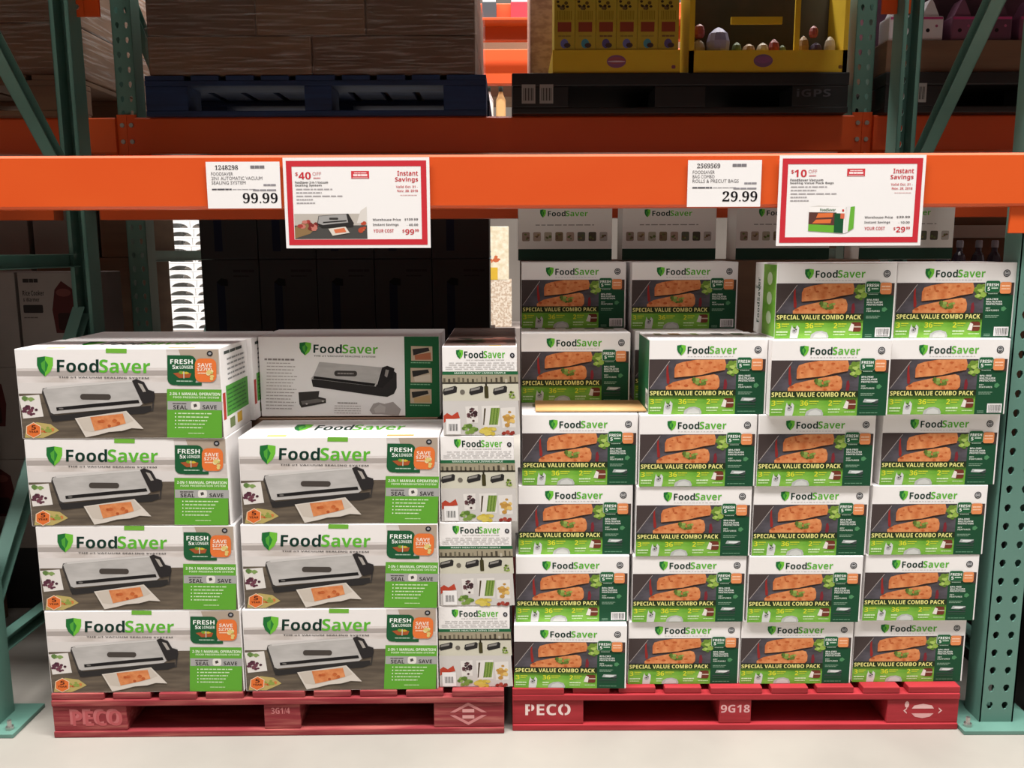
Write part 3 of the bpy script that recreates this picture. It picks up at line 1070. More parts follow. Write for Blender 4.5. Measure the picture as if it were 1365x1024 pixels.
    d['lid_print'] = p.data('sealer_lid')
    # plain back of the box
    def bmap(x, y):
        v = (y - (70 - 25 * (x - 45) / 1240.0)) / 542.0
        u = (x - (45 + 40 * v)) / (1240.0 - 20 * v)
        return (u * SW, (1 - v) * SH)
    p = Print((0, 0, 0), (1, 0, 0), (0, 0, 1), (0, -1, 0), bmap)
    p.poly([(1046, 52), (1283, 48), (1303, 592), (1066, 600)], '#1d5a34', 1)
    d['back_panel'] = None
    for y in (115, 262, 405):
        p.poly([(1094, y), (1240, y), (1244, y + 98), (1098, y + 98)], '#b8a68f', 2)
        p.poly([(1105, y + 20), (1215, y + 8), (1222, y + 30), (1112, y + 62)], '#2e2b2a', 3)
        p.poly([(1120, y + 60), (1230, y + 40), (1235, y + 90), (1125, y + 92)], ('#a8674a', '#cdbfae', '#b99a6e')[(y // 140) % 3], 3)
        p.words(1096, y + 108, 1230, y + 114, '#7fae8b', 2, 0.12)
    d['back_panel'] = p.data('sealer_back_panel')
    p = Print((0, 0, 0), (1, 0, 0), (0, 0, 1), (0, -1, 0), bmap)
    p.words(95, 214, 305, 226, '#8d8684', 1, 0.14)
    for k in range(15):
        p.words(112, 242 + k * 22, 112 + (160 + (k * 37) % 50), 248 + k * 22, '#b0a9a6', 1, 0.12, k)
    p.words(600, 504, 735, 512, '#8d8684', 1, 0.14)
    for k in range(4):
        p.words(580, 526 + k * 16, 760, 531 + k * 16, '#b5aeab', 1, 0.1, k)
    d['fine_print'] = p.data('sealer_fine_print')
    p = Print((0, 0, 0), (1, 0, 0), (0, 0, 1), (0, -1, 0), bmap)
    p.poly([(418, 350), (430, 400), (870, 455), (940, 462), (985, 440), (1003, 400), (1000, 300), (960, 270), (880, 380), (600, 350)], '#2d2a2a', 1)
    p.poly([(415, 345), (432, 325), (470, 232), (900, 262), (860, 392), (430, 348)], SILVER, 3)
    p.poly([(435, 328), (856, 372), (850, 390), (432, 346)], '#1d1b1c', 4)
    p.rrect(574, 288, 730, 326, 17, '#3e3a38', 4)
    p.words(596, 302, 706, 312, '#8a8683', 5, 0.2)
    p.poly([(900, 262), (935, 250), (985, 268), (975, 330), (905, 400), (865, 395)], '#252223', 4)
    p.poly([(925, 275), (948, 280), (935, 330), (918, 318)], '#8f8a86', 5)
    p.poly([(332, 440), (475, 428), (470, 468), (520, 480), (522, 510), (355, 545), (340, 520)], '#3a3634', 1)
    p.poly([(350, 500), (460, 482), (515, 490), (512, 500), (360, 525)], '#6a6562', 2)
    p.oval(390, 518, 8, 6, '#b5b0ac', 3, 8)
    p.oval(500, 498, 8, 6, '#b5b0ac', 3, 8)
    p.poly([(820, 555), (845, 510), (880, 500), (920, 510), (980, 495), (1035, 545), (1020, 588), (900, 580), (840, 582)], '#a49d9a', 1)
    p.poly([(850, 545), (890, 512), (930, 530), (925, 570), (860, 572)], '#b7b1ae', 2)
    d['back_picture'] = p.data('sealer_back_picture')
    p = Print((0, 0, 0), (1, 0, 0), (0, 0, 1), (0, -1, 0), bmap)
    brand(p, 332, 412, 100, 190, 428, 622, 868, 112, 172)
    d['back_logo'] = p.data('sealer_back_logo')
    p = Print((0, 0, 0), (1, 0, 0), (0, 0, 1), (0, -1, 0), bmap)
    p.text('THE #1 VACUUM SEALING SYSTEM', 432, 186, 852, 198, '#6b6866', 'bold')
    d['back_tagline'] = p.data('sealer_back_tagline')
    # end of the box as stacked in the narrow column
    return d


SPD = sealer_prints()


def sealer(x, y, z, rz, label, front=True, end=False, lid=False, group='stacked vacuum sealer boxes'):
    o = link('vacuum_sealer_box', SEALER, None, (x, y, z))
    o.rotation_euler = (0, 0, rz)
    o.scale = (1, 1, 0.997)
    tag(o, label, 'box', group)
    if front is True:
        for k in ('picture', 'logo', 'tagline', 'green_tab', 'fresh_badge', 'savings_badge', 'seal_mark', 'feature_panel', 'warranty_badge'):
            link(k, SPD[k], o)
    elif front == 'back':
        link('side_panel', SPD['back_panel'], o)
        link('fine_print', SPD['fine_print'], o)
        link('picture', SPD['back_picture'], o)
        link('logo', SPD['back_logo'], o)
        link('tagline', SPD['back_tagline'], o)
    if end:
        link('end_panel', SPD['end_panel'], o)
    if lid:
        link('lid_print', SPD['lid_print'], o)
    return o


LZ = [0.126 + 0.232 * k for k in range(5)]
AX = [(-1.236, -0.036), (-1.239, -0.034), (-1.247, -0.034), (-1.250, -0.034)]
for k in range(4):
    sealer(AX[k][0], AX[k][1], LZ[k], (0.012, 0.008, 0.01, 0.006)[k],
           ('vacuum sealer box at the left front corner, resting on the worn red pallet', 'vacuum sealer box second up in the left column',
            'vacuum sealer box third up in the left column', 'vacuum sealer box on top of the left column, its right end showing')[k], end=(k == 3), lid=(k == 3))
sealer(AX[3][0] + 0.01, 0.197, LZ[3], 0.004, 'vacuum sealer box behind the top of the left column, only its lid showing', front=False, end=True)
BX = [(-0.7165, -0.030), (-0.710, -0.026), (-0.704, -0.024)]
for k in range(3):
    sealer(BX[k][0], BX[k][1], LZ[k], (0.016, 0.008, 0.008)[k],
           ('vacuum sealer box in the middle column, resting on the worn red pallet', 'vacuum sealer box second up in the middle column',
            'vacuum sealer box third up in the middle column, its bright lid showing')[k], lid=(k == 2), end=False)
sealer(-0.722, 0.25, LZ[3], 0.004, 'shaded vacuum sealer box turned backwards on top of the middle column', front='back')

# ---- the same boxes end-on: narrow column
EW = 0.19
ENDBOX = carton(EW, SW, SH, WHITEBOARD)


def emap(x, y):
    v = (y - 122) / 488.0
    u = (x - (45 - 10 * v)) / (415.0 - 18 * v)
    return (u * EW, (1 - v) * SH)


def ep():
    return Print((0, 0, 0), (1, 0, 0), (0, 0, 1), (0, -1, 0), emap)


def end_prints():
    d = {}
    p = ep()
    brand(p, 122, 160, 140, 190, 166, 272, 392, 147, 186)
    d['logo'] = p.data('end_logo')
    p = ep()
    p.text('THE #1 VACUUM SEALING SYSTEM', 175, 194, 385, 200, '#9a9796', 'bold')
    d['tagline'] = p.data('end_tagline')
    p = ep()
    p.oval(432, 172, 13, 14, '#2a2a30', 1)
    p.oval(432, 172, 6, 7, '#a5a5aa', 2)
    d['seal_mark'] = p.data('end_seal')
    p = ep()
    for k, y in enumerate((210, 221, 232, 243)):
        p.words(80 if k < 2 else 60, y, 440, y + 3, '#b4b2b2', 1, 0.08, k)
    d['fine_print'] = p.data('end_fine')
    p = ep()
    p.rect(42, 258, 458, 276, '#23603c', 1)
    p.text('MAKES HEALTHY LIVING SIMPLE', 108, 262, 390, 271, '#cfe0d3', 'bold', 2)
    d['green_band'] = p.data('end_band')
    p = ep()
    p.rect(40, 276, 457, 330, '#9b927c', 1)
    p.rect(40, 322, 456, 418, '#c9c6b6', 1.3)
    p.rect(40, 316, 456, 326, '#37332b', 2)
    rr = random.Random(5)
    for k in range(16):
        x = 46 + k * 26
        p.rect(x, 285 + rr.random() * 15, x + 5 + rr.random() * 9, 320, rr.choice(('#5c5546', '#4a4438', '#b7b0a0', '#6f6a58')), 2)
    for x in (36, 180, 310):
        w = 84
        p.poly([(x + 4, 376), (x + 10, 352), (x + w - 10, 336), (x + w, 344), (x + w - 4, 372), (x + 14, 388)], '#2a2828', 3)
        p.poly([(x + 12, 366), (x + 16, 354), (x + w - 18, 343), (x + w - 22, 356)], '#8a8783', 4)
    p.rrect(268, 338, 290, 404, 5, '#3f3a20', 4)
    p.rect(274, 326, 284, 340, '#2f2b1c', 4)
    p.oval(148, 370, 14, 14, '#6d685f', 4, 10)
    p.blotches(418, 385, 18, 18, ['#6f8a3c', '#8fa552', '#44521f'], 9, 9, 4, 8)
    d['kitchen_picture'] = p.data('end_kitchen')
    p = ep()
    p.rect(38, 418, 450, 606, '#c8c4c1', 1)
    for x0, y0, x1, y1 in ((160, 450, 228, 540), (248, 448, 345, 560), (352, 458, 432, 566)):
        p.poly([(x0, y0), (x1, y0 - 4), (x1 - 4, y1), (x0 + 4, y1 + 4)], '#dad6d2', 2)
    p.poly([(40, 500), (60, 485), (85, 500), (118, 478), (128, 512), (60, 525), (40, 540)], '#b3432f', 3)
    p.blotches(195, 496, 26, 36, ['#4b3236', '#674549', '#38262b'], 26, 8, 3, 2)
    for k in range(6):
        x = 296 + k * 8
        p.poly([(x - 12, 552), (x - 4, 550), (x + 12, 458), (x + 4, 458)], ('#5f7d31', '#80994a')[k % 2], 3)
    p.poly([(252, 552), (258, 552), (272, 460), (262, 460)], '#4c4030', 3)
    p.blotches(390, 515, 30, 40, ['#c99f52', '#d9b76d', '#b78a45'], 16, 13, 3, 4)
    p.blotches(180, 575, 34, 24, ['#5b7a33', '#769244', '#8ba85c'], 16, 13, 4, 5)
    p.blotches(290, 588, 45, 16, ['#c3ae45', '#d0bd5c'], 18, 14, 4, 6)
    p.blotches(392, 598, 36, 8, ['#8d3128', '#a5493c'], 14, 9, 4, 7)
    d['food_picture'] = p.data('end_food')
    p = ep()
    p.rect(52, 518, 130, 603, '#e8e6e5', 9)
    for k in range(9):
        p.rect(66 + k * 5.6, 545, 66 + k * 5.6 + (2, 3.6, 2.5)[k % 3], 584, '#2a2a2c', 10)
    d['barcode_label'] = p.data('end_barcode')
    p = Print((0, 0, SH), (1, 0, 0), (0, 1, 0), (0, 0, 1))
    p.rect(0.002, 0.012, EW - 0.002, SW - 0.004, '#5c4b45')
    p.blotches(0.06, 0.12, 0.04, 0.07, ['#2f3a26', '#3f4c30', '#27251f'], 18, 0.018, 1, 4)
    p.blotches(0.14, 0.14, 0.035, 0.08, ['#8d5f52', '#7a4d44', '#a57466'], 18, 0.018, 1, 6)
    p.rect(0.12, 0.003, 0.15, 0.012, '#d9b23a')
    d['lid_print'] = p.data('end_lid')
    return d


EP = end_prints()
CX = [(-0.1985, -0.012), (-0.193, -0.012), (-0.186, -0.010), (-0.1775, -0.010)]
for k in range(4):
    o = link('vacuum_sealer_box', ENDBOX, None, (CX[k][0], CX[k][1], LZ[k]))
    o.scale = (1, 1, 0.997)
    o.rotation_euler = (0, 0, (0.002, 0.0, -0.002, 0.004)[k])
    tag(o, ('narrow end of a vacuum sealer box, lowest of four, on the worn red pallet', 'narrow end of a vacuum sealer box, second up of four',
            'narrow end of a vacuum sealer box, third up of four', 'narrow end of a vacuum sealer box, topmost of four')[k], 'box', 'vacuum sealer boxes stacked end-on')
    for n in ('logo', 'tagline', 'seal_mark', 'fine_print', 'green_band', 'kitchen_picture', 'food_picture', 'barcode_label'):
        link(n, EP[n], o)
    if k == 3:
        link('lid_print', EP['lid_print'], o)


# ------------------------------------------------------------------ price cards and offer signs
def card(name, label, x0, z0, w, h, y, group, rot=0.0):
    b = MB()
    b.box(0, w, 0, 0.0015, 0, h, PAPER)
    o = b.build(name)
    o.location = (x0, y, z0)
    o.rotation_euler = (rot, 0, 0)
    return tag(o, label, 'sign', group)


def card_print(parent, name, fn):
    p = Print((0, 0, 0), (1, 0, 0), (0, 0, 1), (0, -1, 0))
    fn(p)
    link(name, p.data(name), parent)


def price_tag(x0, num, lines, price, label):
    w, h = 0.179, 0.111
    o = card('price_tag', label, x0, 1.397, w, h, -0.0362, 'white price cards')
    K = '#3c3a3e'

    def head(p):
        p.text(num, 0.022, h - 0.008, 0.078, h - 0.019, K, 'serif')
        p.words(0.108, h - 0.009, 0.142, h - 0.016, '#77757a', w=0.3)
        for k, t in enumerate(lines):
            p.text(t, 0.012, h - 0.0245 - 0.0105 * k, 0.012 + 0.0072 * len(t) * 0.82, h - 0.0325 - 0.0105 * k, '#6a676b', 'plain')
        p.words(0.012, 0.0475, 0.06, 0.044, '#55535a', w=0.3)
        p.words(0.062, 0.0465, 0.118, 0.0448, '#a5a3a7', w=0.2)
        p.words(0.138, 0.058, 0.168, 0.0535, '#8d8a90', w=0.3)
        p.words(0.112, 0.0455, 0.168, 0.0415, '#8d8a90', w=0.3)
    card_print(o, 'product_lines', head)
    card_print(o, 'price', lambda p: p.text(price, 0.086, 0.037, 0.171, 0.0125, '#121115', 'serif'))
    return o


price_tag(-0.741, '1248298', ['FOODSAVER', '2IN1 AUTOMATIC VACUUM', 'SEALING SYSTEM'], '99.99', 'white price card left of the forty dollar offer sign, reading 99.99')
price_tag(0.429, '2569569', ['FOODSAVER', 'BAG COMBO', 'ROLLS & PRECUT BAGS'], '29.99', 'white price card left of the ten dollar offer sign, reading 29.99')


def offer_sign(x0, z0, amount, l1, l2, was, off, cost, label, pic):
    w, h = 0.355, 0.2165
    o = card('offer_sign', label, x0, z0, w, h, -0.0385, 'red-bordered offer signs')
    R = '#c4303a'

    def border(p):
        a, c = 0.0075, 0.021
        p.rect(a, a, w - a, c, R)
        p.rect(a, h - c, w - a, h - a, R)
        p.rect(a, c, c, h - c, R)
        p.rect(w - c, c, w - a, h - c, R)
    card_print(o, 'red_border', border)

    def offer(p):
        p.text('$', 0.029, h - 0.0345, 0.036, h - 0.044, R)
        p.text(amount, 0.037, h - 0.034, 0.067, h - 0.0515, R)
        p.text('OFF', 0.071, h - 0.034, 0.092, h - 0.0425, '#cf8f93', 'plain')
        p.words(0.073, h - 0.047, 0.09, h - 0.05, '#cf8f93', w=0.4)
        p.text(l1, 0.028, h - 0.0555, 0.108, h - 0.0615, '#4a474a')
        p.text(l2, 0.028, h - 0.063, 0.028 + 0.0046 * len(l2), h - 0.0695, '#4a474a')
        for k, e in enumerate((0.118, 0.092, 0.142, 0.07, 0.075)):
            p.words(0.03, h - 0.0735 - 0.0082 * k, e, h - 0.0765 - 0.0082 * k, '#a5a1a4', w=0.12, seed=k)
    card_print(o, 'offer_lines', offer)

    def mark(p):
        p.rect(0.165, h - 0.05, 0.2085, h - 0.032, '#cc3a42')
        p.rect(0.168, h - 0.0485, 0.2055, h - 0.0475, '#f1dcdc', 1)
        p.words(0.172, h - 0.0375, 0.202, h - 0.0355, '#f1dcdc', 1, 0.3)
        p.words(0.17, h - 0.0445, 0.204, h - 0.0395, '#f1dcdc', 1, 0.3)
    card_print(o, 'red_mark', mark)

    def inst(p):
        p.text('Instant', 0.277, h - 0.032, 0.327, h - 0.0435, R)
        p.text('Savings', 0.271, h - 0.0465, 0.327, h - 0.0605, R)
        p.text('Valid Oct. 31 -', 0.273, h - 0.0665, 0.326, h - 0.0725, '#c9646a')
        p.text('Nov. 28, 2018', 0.276, h - 0.0765, 0.326, h - 0.083, '#c9545b')
        p.words(0.283, h - 0.089, 0.324, h - 0.0905, '#d9a9ab', w=0.12)
    card_print(o, 'savings_heading', inst)

    def cost_lines(p):
        p.text('Warehouse Price', 0.214, 0.0715, 0.283, 0.0655, '#5b585b', 'bold')
        p.text(was, 0.292, 0.0715, 0.325, 0.0655, '#5b585b', 'bold')
        p.text('Instant Savings', 0.214, 0.0595, 0.277, 0.052, '#5b585b', 'bold')
        p.text('- ' + off, 0.297, 0.0585, 0.325, 0.053, '#5b585b', 'bold')
        p.text('YOUR COST', 0.215, 0.0455, 0.265, 0.0375, '#c4545b', 'bold')
        p.text('$', 0.286, 0.0445, 0.2915, 0.0365, R)
        p.text(cost, 0.293, 0.0455, 0.315, 0.032, R)
        p.text('99', 0.317, 0.0455, 0.3265, 0.039, R)
    card_print(o, 'cost_lines', cost_lines)
    card_print(o, 'picture', pic)
    return o


def pic_sealer(p):
    p.rect(0.0225, 0.0225, 0.2, 0.055, '#4b4a48')
    p.rect(0.0225, 0.055, 0.2, 0.083, '#b9b2aa')
    p.poly([(0.175, 0.06), (0.2, 0.06), (0.2, 0.1), (0.185, 0.09)], '#d5d0cb', 1)
    p.poly([(0.0225, 0.0225), (0.0225, 0.05), (0.05, 0.065), (0.08, 0.055), (0.06, 0.035), (0.03, 0.026)], '#8a6f4c', 1)
    p.blotches(0.055, 0.055, 0.022, 0.012, ['#a1403a', '#c0766a', '#b9a18f', '#7a2f2c'], 12, 0.007, 2, 3)
    p.blotches(0.19, 0.05, 0.009, 0.012, ['#b34a33', '#c5653f'], 6, 0.006, 2, 5)
    p.poly([(0.078, 0.058), (0.082, 0.078), (0.155, 0.083), (0.168, 0.06), (0.165, 0.052), (0.09, 0.05)], '#2d2b2b', 5)
    p.poly([(0.08, 0.06), (0.083, 0.077), (0.15, 0.082), (0.154, 0.062), (0.092, 0.056)], '#9d9b9a', 6)
    p.poly([(0.092, 0.0605), (0.15, 0.0645), (0.1505, 0.0675), (0.093, 0.0635)], '#242222', 7)
    p.rrect(0.108, 0.0685, 0.13, 0.0735, 0.002, '#3b3938', 7)
    p.poly([(0.105, 0.047), (0.147, 0.052), (0.157, 0.037), (0.115, 0.03)], '#d8d0c6', 5)
    p.poly([(0.118, 0.045), (0.144, 0.049), (0.149, 0.039), (0.122, 0.036)], '#d2704a', 6)


def pic_combo(p):
    def q(u, v):
        return (0.077 + u * 0.09, 0.036 + v * 0.058 - u * 0.006 * (1 - v))
    p.poly([(0.077, 0.094), (0.172, 0.09), (0.188, 0.092), (0.1, 0.097)], '#cfcac6')
    p.poly([q(0, 0), q(1, 0), q(1, 1), q(0, 1)], '#eeeceb', 1)
    p.poly([q(0, 0), q(0.75, 0), q(0.75, 0.28), q(0, 0.28)], '#67ac38', 2)
    p.poly([q(0, 0.28), q(0.75, 0.28), q(0.75, 0.78), q(0, 0.78)], '#5b3a35', 2)
    p.poly([q(0.2, 0.55), q(0.65, 0.6), q(0.66, 0.76), q(0.25, 0.74)], '#d9713e', 3)
    p.poly([q(0.1, 0.32), q(0.6, 0.36), q(0.62, 0.52), q(0.2, 0.48)], '#d9713e', 3)
    p.poly([q(0.7, 0), q(0.95, 0), q(0.95, 0.75), q(0.7, 0.75)], '#1d5233', 3)
    p.poly([q(0.86, 0.55), q(0.97, 0.55), q(0.97, 0.75), q(0.86, 0.75)], '#d2694f', 4)
    p.poly([q(0.9, 0.82), q(0.95, 0.82), q(0.95, 0.9), q(0.9, 0.9)], '#c23b3b', 4)
    p.text('FoodSaver', 0.104, 0.0905, 0.142, 0.0835, '#2f6a45', 'bold', 4)
    p.poly([(0.167, 0.03), (0.1745, 0.034), (0.178, 0.0935), (0.1685, 0.094)], '#e6e4e3', 3)
    p.poly([(0.1745, 0.034), (0.188, 0.042), (0.1885, 0.095), (0.178, 0.0935)], '#68ad3c', 3)


offer_sign(-0.5535, 1.3005, '40', 'FoodSaver 2-in-1 Vacuum', 'Sealing System', '$139.99', '40.00', '99', 'red-bordered instant savings sign offering 40 dollars off, above the sealer boxes', pic_sealer)
offer_sign(0.650, 1.302, '10', 'FoodSaver Vacuum', 'Sealing Value Pack Bags', '$39.99', '10.00', '29', 'red-bordered instant savings sign offering 10 dollars off, above the combo packs', pic_combo)


# ================================================================== BACK OF THE LOWER LEVEL
# black boxes standing in two rows behind the sealer load
BW, BD, BH = 0.218, 0.2, 0.32
BLK = carton(BW, BD, BH, BLACKBOARD)
p = Print((0, 0, 0), (1, 0, 0), (0, 0, 1), (0, -1, 0))
p.rect(0.055, 0.03, 0.085, 0.235, '#171c33')
p.poly([(0.055, 0.235), (0.072, 0.25), (0.1, 0.245), (0.1, 0.22), (0.07, 0.222)], '#0b0b0d', 1)
p.rect(0.097, 0.04, 0.101, 0.26, '#3a3434', 1)
bk_pic = p.data('appliance_picture')
p = Print((0, 0, 0), (1, 0, 0), (0, 0, 1), (0, -1, 0))
p.words(0.12, 0.272, 0.2, 0.282, '#2c2628', w=0.3)
p.words(0.12, 0.255, 0.18, 0.26, '#2a2526', w=0.2)
bk_txt = p.data('fine_print')
BCN = ['leftmost', 'second', 'middle', 'fourth', 'rightmost']
for r in range(2):
    for c in range(5):
        o = link('appliance_box', BLK, None, (-1.185 + 0.2205 * c, 1.12, 0.941 + r * 0.3215))
        tag(o, 'black appliance box in the shaded %s row behind the sealers, %s of five' % (('lower', 'upper')[r], BCN[c]), 'box', 'black appliance boxes')
        link('appliance_picture', bk_pic, o)
        link('lettering', bk_txt, o)
o = one_box('shipping_carton', (-1.19, -0.08, 1.11, 1.9, 0.0, 0.94), BLACKBOARD)
tag(o, 'large dark carton under the black appliance boxes', 'carton')

# rice cooker boxes in the bay to the left
RBW, RBH = 0.27, 0.33
RB = carton(RBW, 0.19, RBH, GREYBOARD)
p = Print((0, 0, 0), (1, 0, 0), (0, 0, 1), (0, -1, 0))
p.words(0.018, 0.295, 0.07, 0.308, '#2c2826', w=0.4)
p.text('Rice Cooker', 0.014, 0.268, 0.088, 0.25, '#2a2524', 'bold')
p.text('& Warmer', 0.014, 0.243, 0.07, 0.229, '#2a2524', 'bold')
p.rrect(0.012, 0.19, 0.08, 0.218, 0.004, '#2b2726')
p.words(0.012, 0.172, 0.06, 0.176, '#57504c', w=0.2)
rb_txt = p.data('lettering')
p = Print((0, 0, 0), (1, 0, 0), (0, 0, 1), (0, -1, 0))
p.poly([(0.12, 0.12), (0.112, 0.2), (0.125, 0.27), (0.15, 0.3), (0.19, 0.27), (0.2, 0.2), (0.19, 0.12)], '#4a201f')
p.rrect(0.13, 0.13, 0.18, 0.19, 0.008, '#2b1716', 1)
p.oval(0.155, 0.26, 0.026, 0.014, '#6a3a36', 1)
rb_pic = p.data('cooker_picture')
k = 0
for c, x in enumerate((-1.705, -1.985)):
    for r in range(3):
        o = link('rice_cooker_box', RB, None, (x, 0.795, 0.232 + r * 0.331))
        tag(o, 'dim grey rice cooker box %s, %s of three stacked' % (('nearest the left post', 'at the photo edge')[c], ('lowest', 'middle one', 'topmost')[r]), 'box', 'rice cooker boxes')
        link('lettering', rb_txt, o)
        link('cooker_picture', rb_pic, o)
o = one_box('shipping_carton', (-2.0, -1.56, 0.80, 0.99, 0.0, 0.231), BLACKPLASTIC)
tag(o, 'low black base under the rice cooker boxes', 'carton')

# tall dim cartons seen between the two left posts
for k, (x0, x1, z0, z1) in enumerate(((-1.86, -1.50, 0.0, 1.27), (-1.86, -1.62, 1.272, 1.6), (-1.60, -1.47, 1.272, 1.6), (-2.3, -1.88, 0, 1.45))):
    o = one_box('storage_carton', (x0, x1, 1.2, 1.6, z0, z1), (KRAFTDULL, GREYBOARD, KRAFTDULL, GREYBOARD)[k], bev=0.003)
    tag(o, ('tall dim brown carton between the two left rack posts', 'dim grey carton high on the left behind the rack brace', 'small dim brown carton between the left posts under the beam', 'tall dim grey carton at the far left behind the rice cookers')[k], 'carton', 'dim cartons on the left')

# bright white stacked trays seen through the gap on the left
def tray_mesh():
    b = MB()
    b.box(-0.2, 0.2, -0.15, 0.15, 0, 0.012, WHITEPLASTIC, 0.003)
    # arched side walls: pillars with a curved lintel
    n = 8
    for s in (-1, 1):
        x0 = s * 0.1
        prof = [(x0 - 0.098, 0.012)] + [(x0 - 0.085 * math.cos(math.pi * k / n), 0.012 + 0.034 * math.sin(math.pi * k / n)) for k in range(n + 1)] + [(x0 + 0.098, 0.012), (x0 + 0.098, 0.06), (x0 - 0.098, 0.06)]
        b.prism(prof, 'y', -0.15, -0.143, WHITEPLASTIC)
        b.prism(prof, 'y', 0.143, 0.15, WHITEPLASTIC)
    b.box(-0.2, -0.19, -0.15, 0.15, 0.012, 0.06, WHITEPLASTIC)
    b.box(0.19, 0.2, -0.15, 0.15, 0.012, 0.06, WHITEPLASTIC)
    return b.data('tray')


TR = tray_mesh()
for k in range(14):
    o = link('plastic_tray', TR, None, (-2.30 + 0.012 * ((k * 7) % 3 - 1), 4.2, 0.72 + 0.0605 * k))
    tag(o, 'white plastic tray, %s of the bright stack in the next aisle' % ('lowest', 'second from bottom', 'third from bottom', 'fourth from bottom', 'fifth from bottom', 'sixth from bottom', 'seventh from bottom', 'seventh from top', 'sixth from top', 'fifth from top', 'fourth from top', 'third from top', 'second from top', 'topmost')[k], 'tray', 'stacked white trays')
o = one_box('display_stand', (-2.62, -1.95, 3.95, 4.5, 0, 0.719), GREYBOARD, bev=0.005)
tag(o, 'grey stand under the bright white trays in the next aisle', 'stand')
o = one_box('white_carton', (-3.42, -3.2, 4.1, 4.5, 1.30, 1.44), WHITEBOARD, bev=0.004)
tag(o, 'small bright white carton glimpsed at far left under the beam', 'carton')
o = one_box('display_stand', (-3.6, -3.0, 4.0, 4.6, 0, 1.299), GREYBOARD, bev=0.005)
tag(o, 'grey stand under the small white carton at far left', 'stand')

# goods seen through the slot between the two loads
BEIGE = mat('beige_print', '#cdbfa0', 0.5, hex2='#e2dac6', scale=30)
BROWNP = mat('speckled_print', '#b9a48f', 0.5, hex2='#d8cdbd', scale=60, lo=0.45, hi=0.55)
o = one_box('goods_box', (-0.26, -0.02, 4.0, 4.3, 1.08, 1.46), BEIGE, bev=0.004)
tag(o, 'pale green and beige box in the slot between the loads, upper', 'box', 'boxes in the next aisle')
p = Print((-0.26, 4.0, 1.08), (1, 0, 0), (0, 0, 1), (0, -1, 0))
p.rect(0.0, 0.002, 0.16, 0.09, '#c9a53a')
p.blotches(0.12, 0.16, 0.05, 0.05, ['#8fa57a', '#b8623f', '#d8d2b8', '#7d93a0'], 12, 0.02, 1, 2)
link('picture', p.data('picture'), o)
o = one_box('goods_box', (-0.26, 0.0, 4.0, 4.3, 0.74, 1.079), BROWNP, bev=0.004)
tag(o, 'speckled beige box in the slot between the loads, lower', 'box', 'boxes in the next aisle')
o = one_box('display_stand', (-0.5, 0.3, 3.95, 4.5, 0, 0.739), GREYBOARD, bev=0.005)
tag(o, 'grey stand under the beige boxes in the next aisle', 'stand')

# dark bottles on the shelf to the right of the last white box
BOTM = mat('dark_bottle', '#2c2334', 0.25, hex2='#3a3140', scale=6)
bt = MB()
bt.lathe([(0.021, 0), (0.023, 0.01), (0.023, 0.07), (0.018, 0.09), (0.010, 0.102), (0.009, 0.118)], (0, 0, 0), BOTM)
btd = bt.data('bottle', smooth=False)
cp = MB()
cp.lathe([(0.0115, 0), (0.0115, 0.022), (0.009, 0.026)], (0, 0, 0.116), mat('grey_cap', '#8a8590', 0.4), 12)
cpd = cp.data('cap')
lb = MB()
lb.lathe([(0.0236, 0.018), (0.0236, 0.06)], (0, 0, 0), mat('bottle_label', '#6c6575', 0.5), 16)
lbd = lb.data('label')
for k in range(6):
    o = link('bottle', btd, None, (1.525 + 0.062 * k, 0.88 + 0.01 * (k % 2), 1.181))
    tag(o, 'small dark bottle with a grey cap, %s of six beside the right post' % ('first', 'second', 'third', 'fourth', 'fifth', 'last')[k], 'bottle', 'dark bottles on the right')
    link('cap', cpd, o)
    link('paper_label', lbd, o)
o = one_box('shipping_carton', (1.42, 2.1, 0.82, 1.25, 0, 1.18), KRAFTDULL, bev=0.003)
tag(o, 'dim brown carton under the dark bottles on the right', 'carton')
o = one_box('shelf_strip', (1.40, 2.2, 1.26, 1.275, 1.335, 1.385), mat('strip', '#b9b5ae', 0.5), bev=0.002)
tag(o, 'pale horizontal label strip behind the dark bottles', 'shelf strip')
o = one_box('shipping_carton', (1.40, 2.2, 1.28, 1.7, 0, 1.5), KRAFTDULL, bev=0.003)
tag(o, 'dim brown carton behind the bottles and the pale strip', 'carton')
o = one_box('black_carton', (1.445, 2.0, 0.05, 0.62, 0, 0.62), BLACKBOARD, bev=0.004)
tag(o, 'black carton in the next bay, glimpsed at the lower right edge', 'carton')

# ================================================================== UPPER LEVEL
UZ = 1.770


def wrapped(name, label, x0, x1, y0, y1, rows, m, group):
    """A pallet load of brown cartons bound by stretch wrap: it moves as one."""
    t = thing(name, label, 'wrapped load', (0, 0, 0), 0, group)
    for k in range(len(rows) - 1):
        n = 2 + k
        for i in range(n):
            w = (x1 - x0) / n
            one_box('carton', (x0 + i * w + 0.001, x0 + (i + 1) * w - 0.001, y0 + 0.004 * ((i + k) % 2), y1, rows[k] + 0.0005, rows[k + 1] - 0.002), m[(k + i) % len(m)], t, 0.006)
    one_box('stretch_wrap', (x0 - 0.008, x1 + 0.008, y0 - 0.008, y1 + 0.008, rows[0], rows[-1] + 0.005), FILM, t, 0.02)


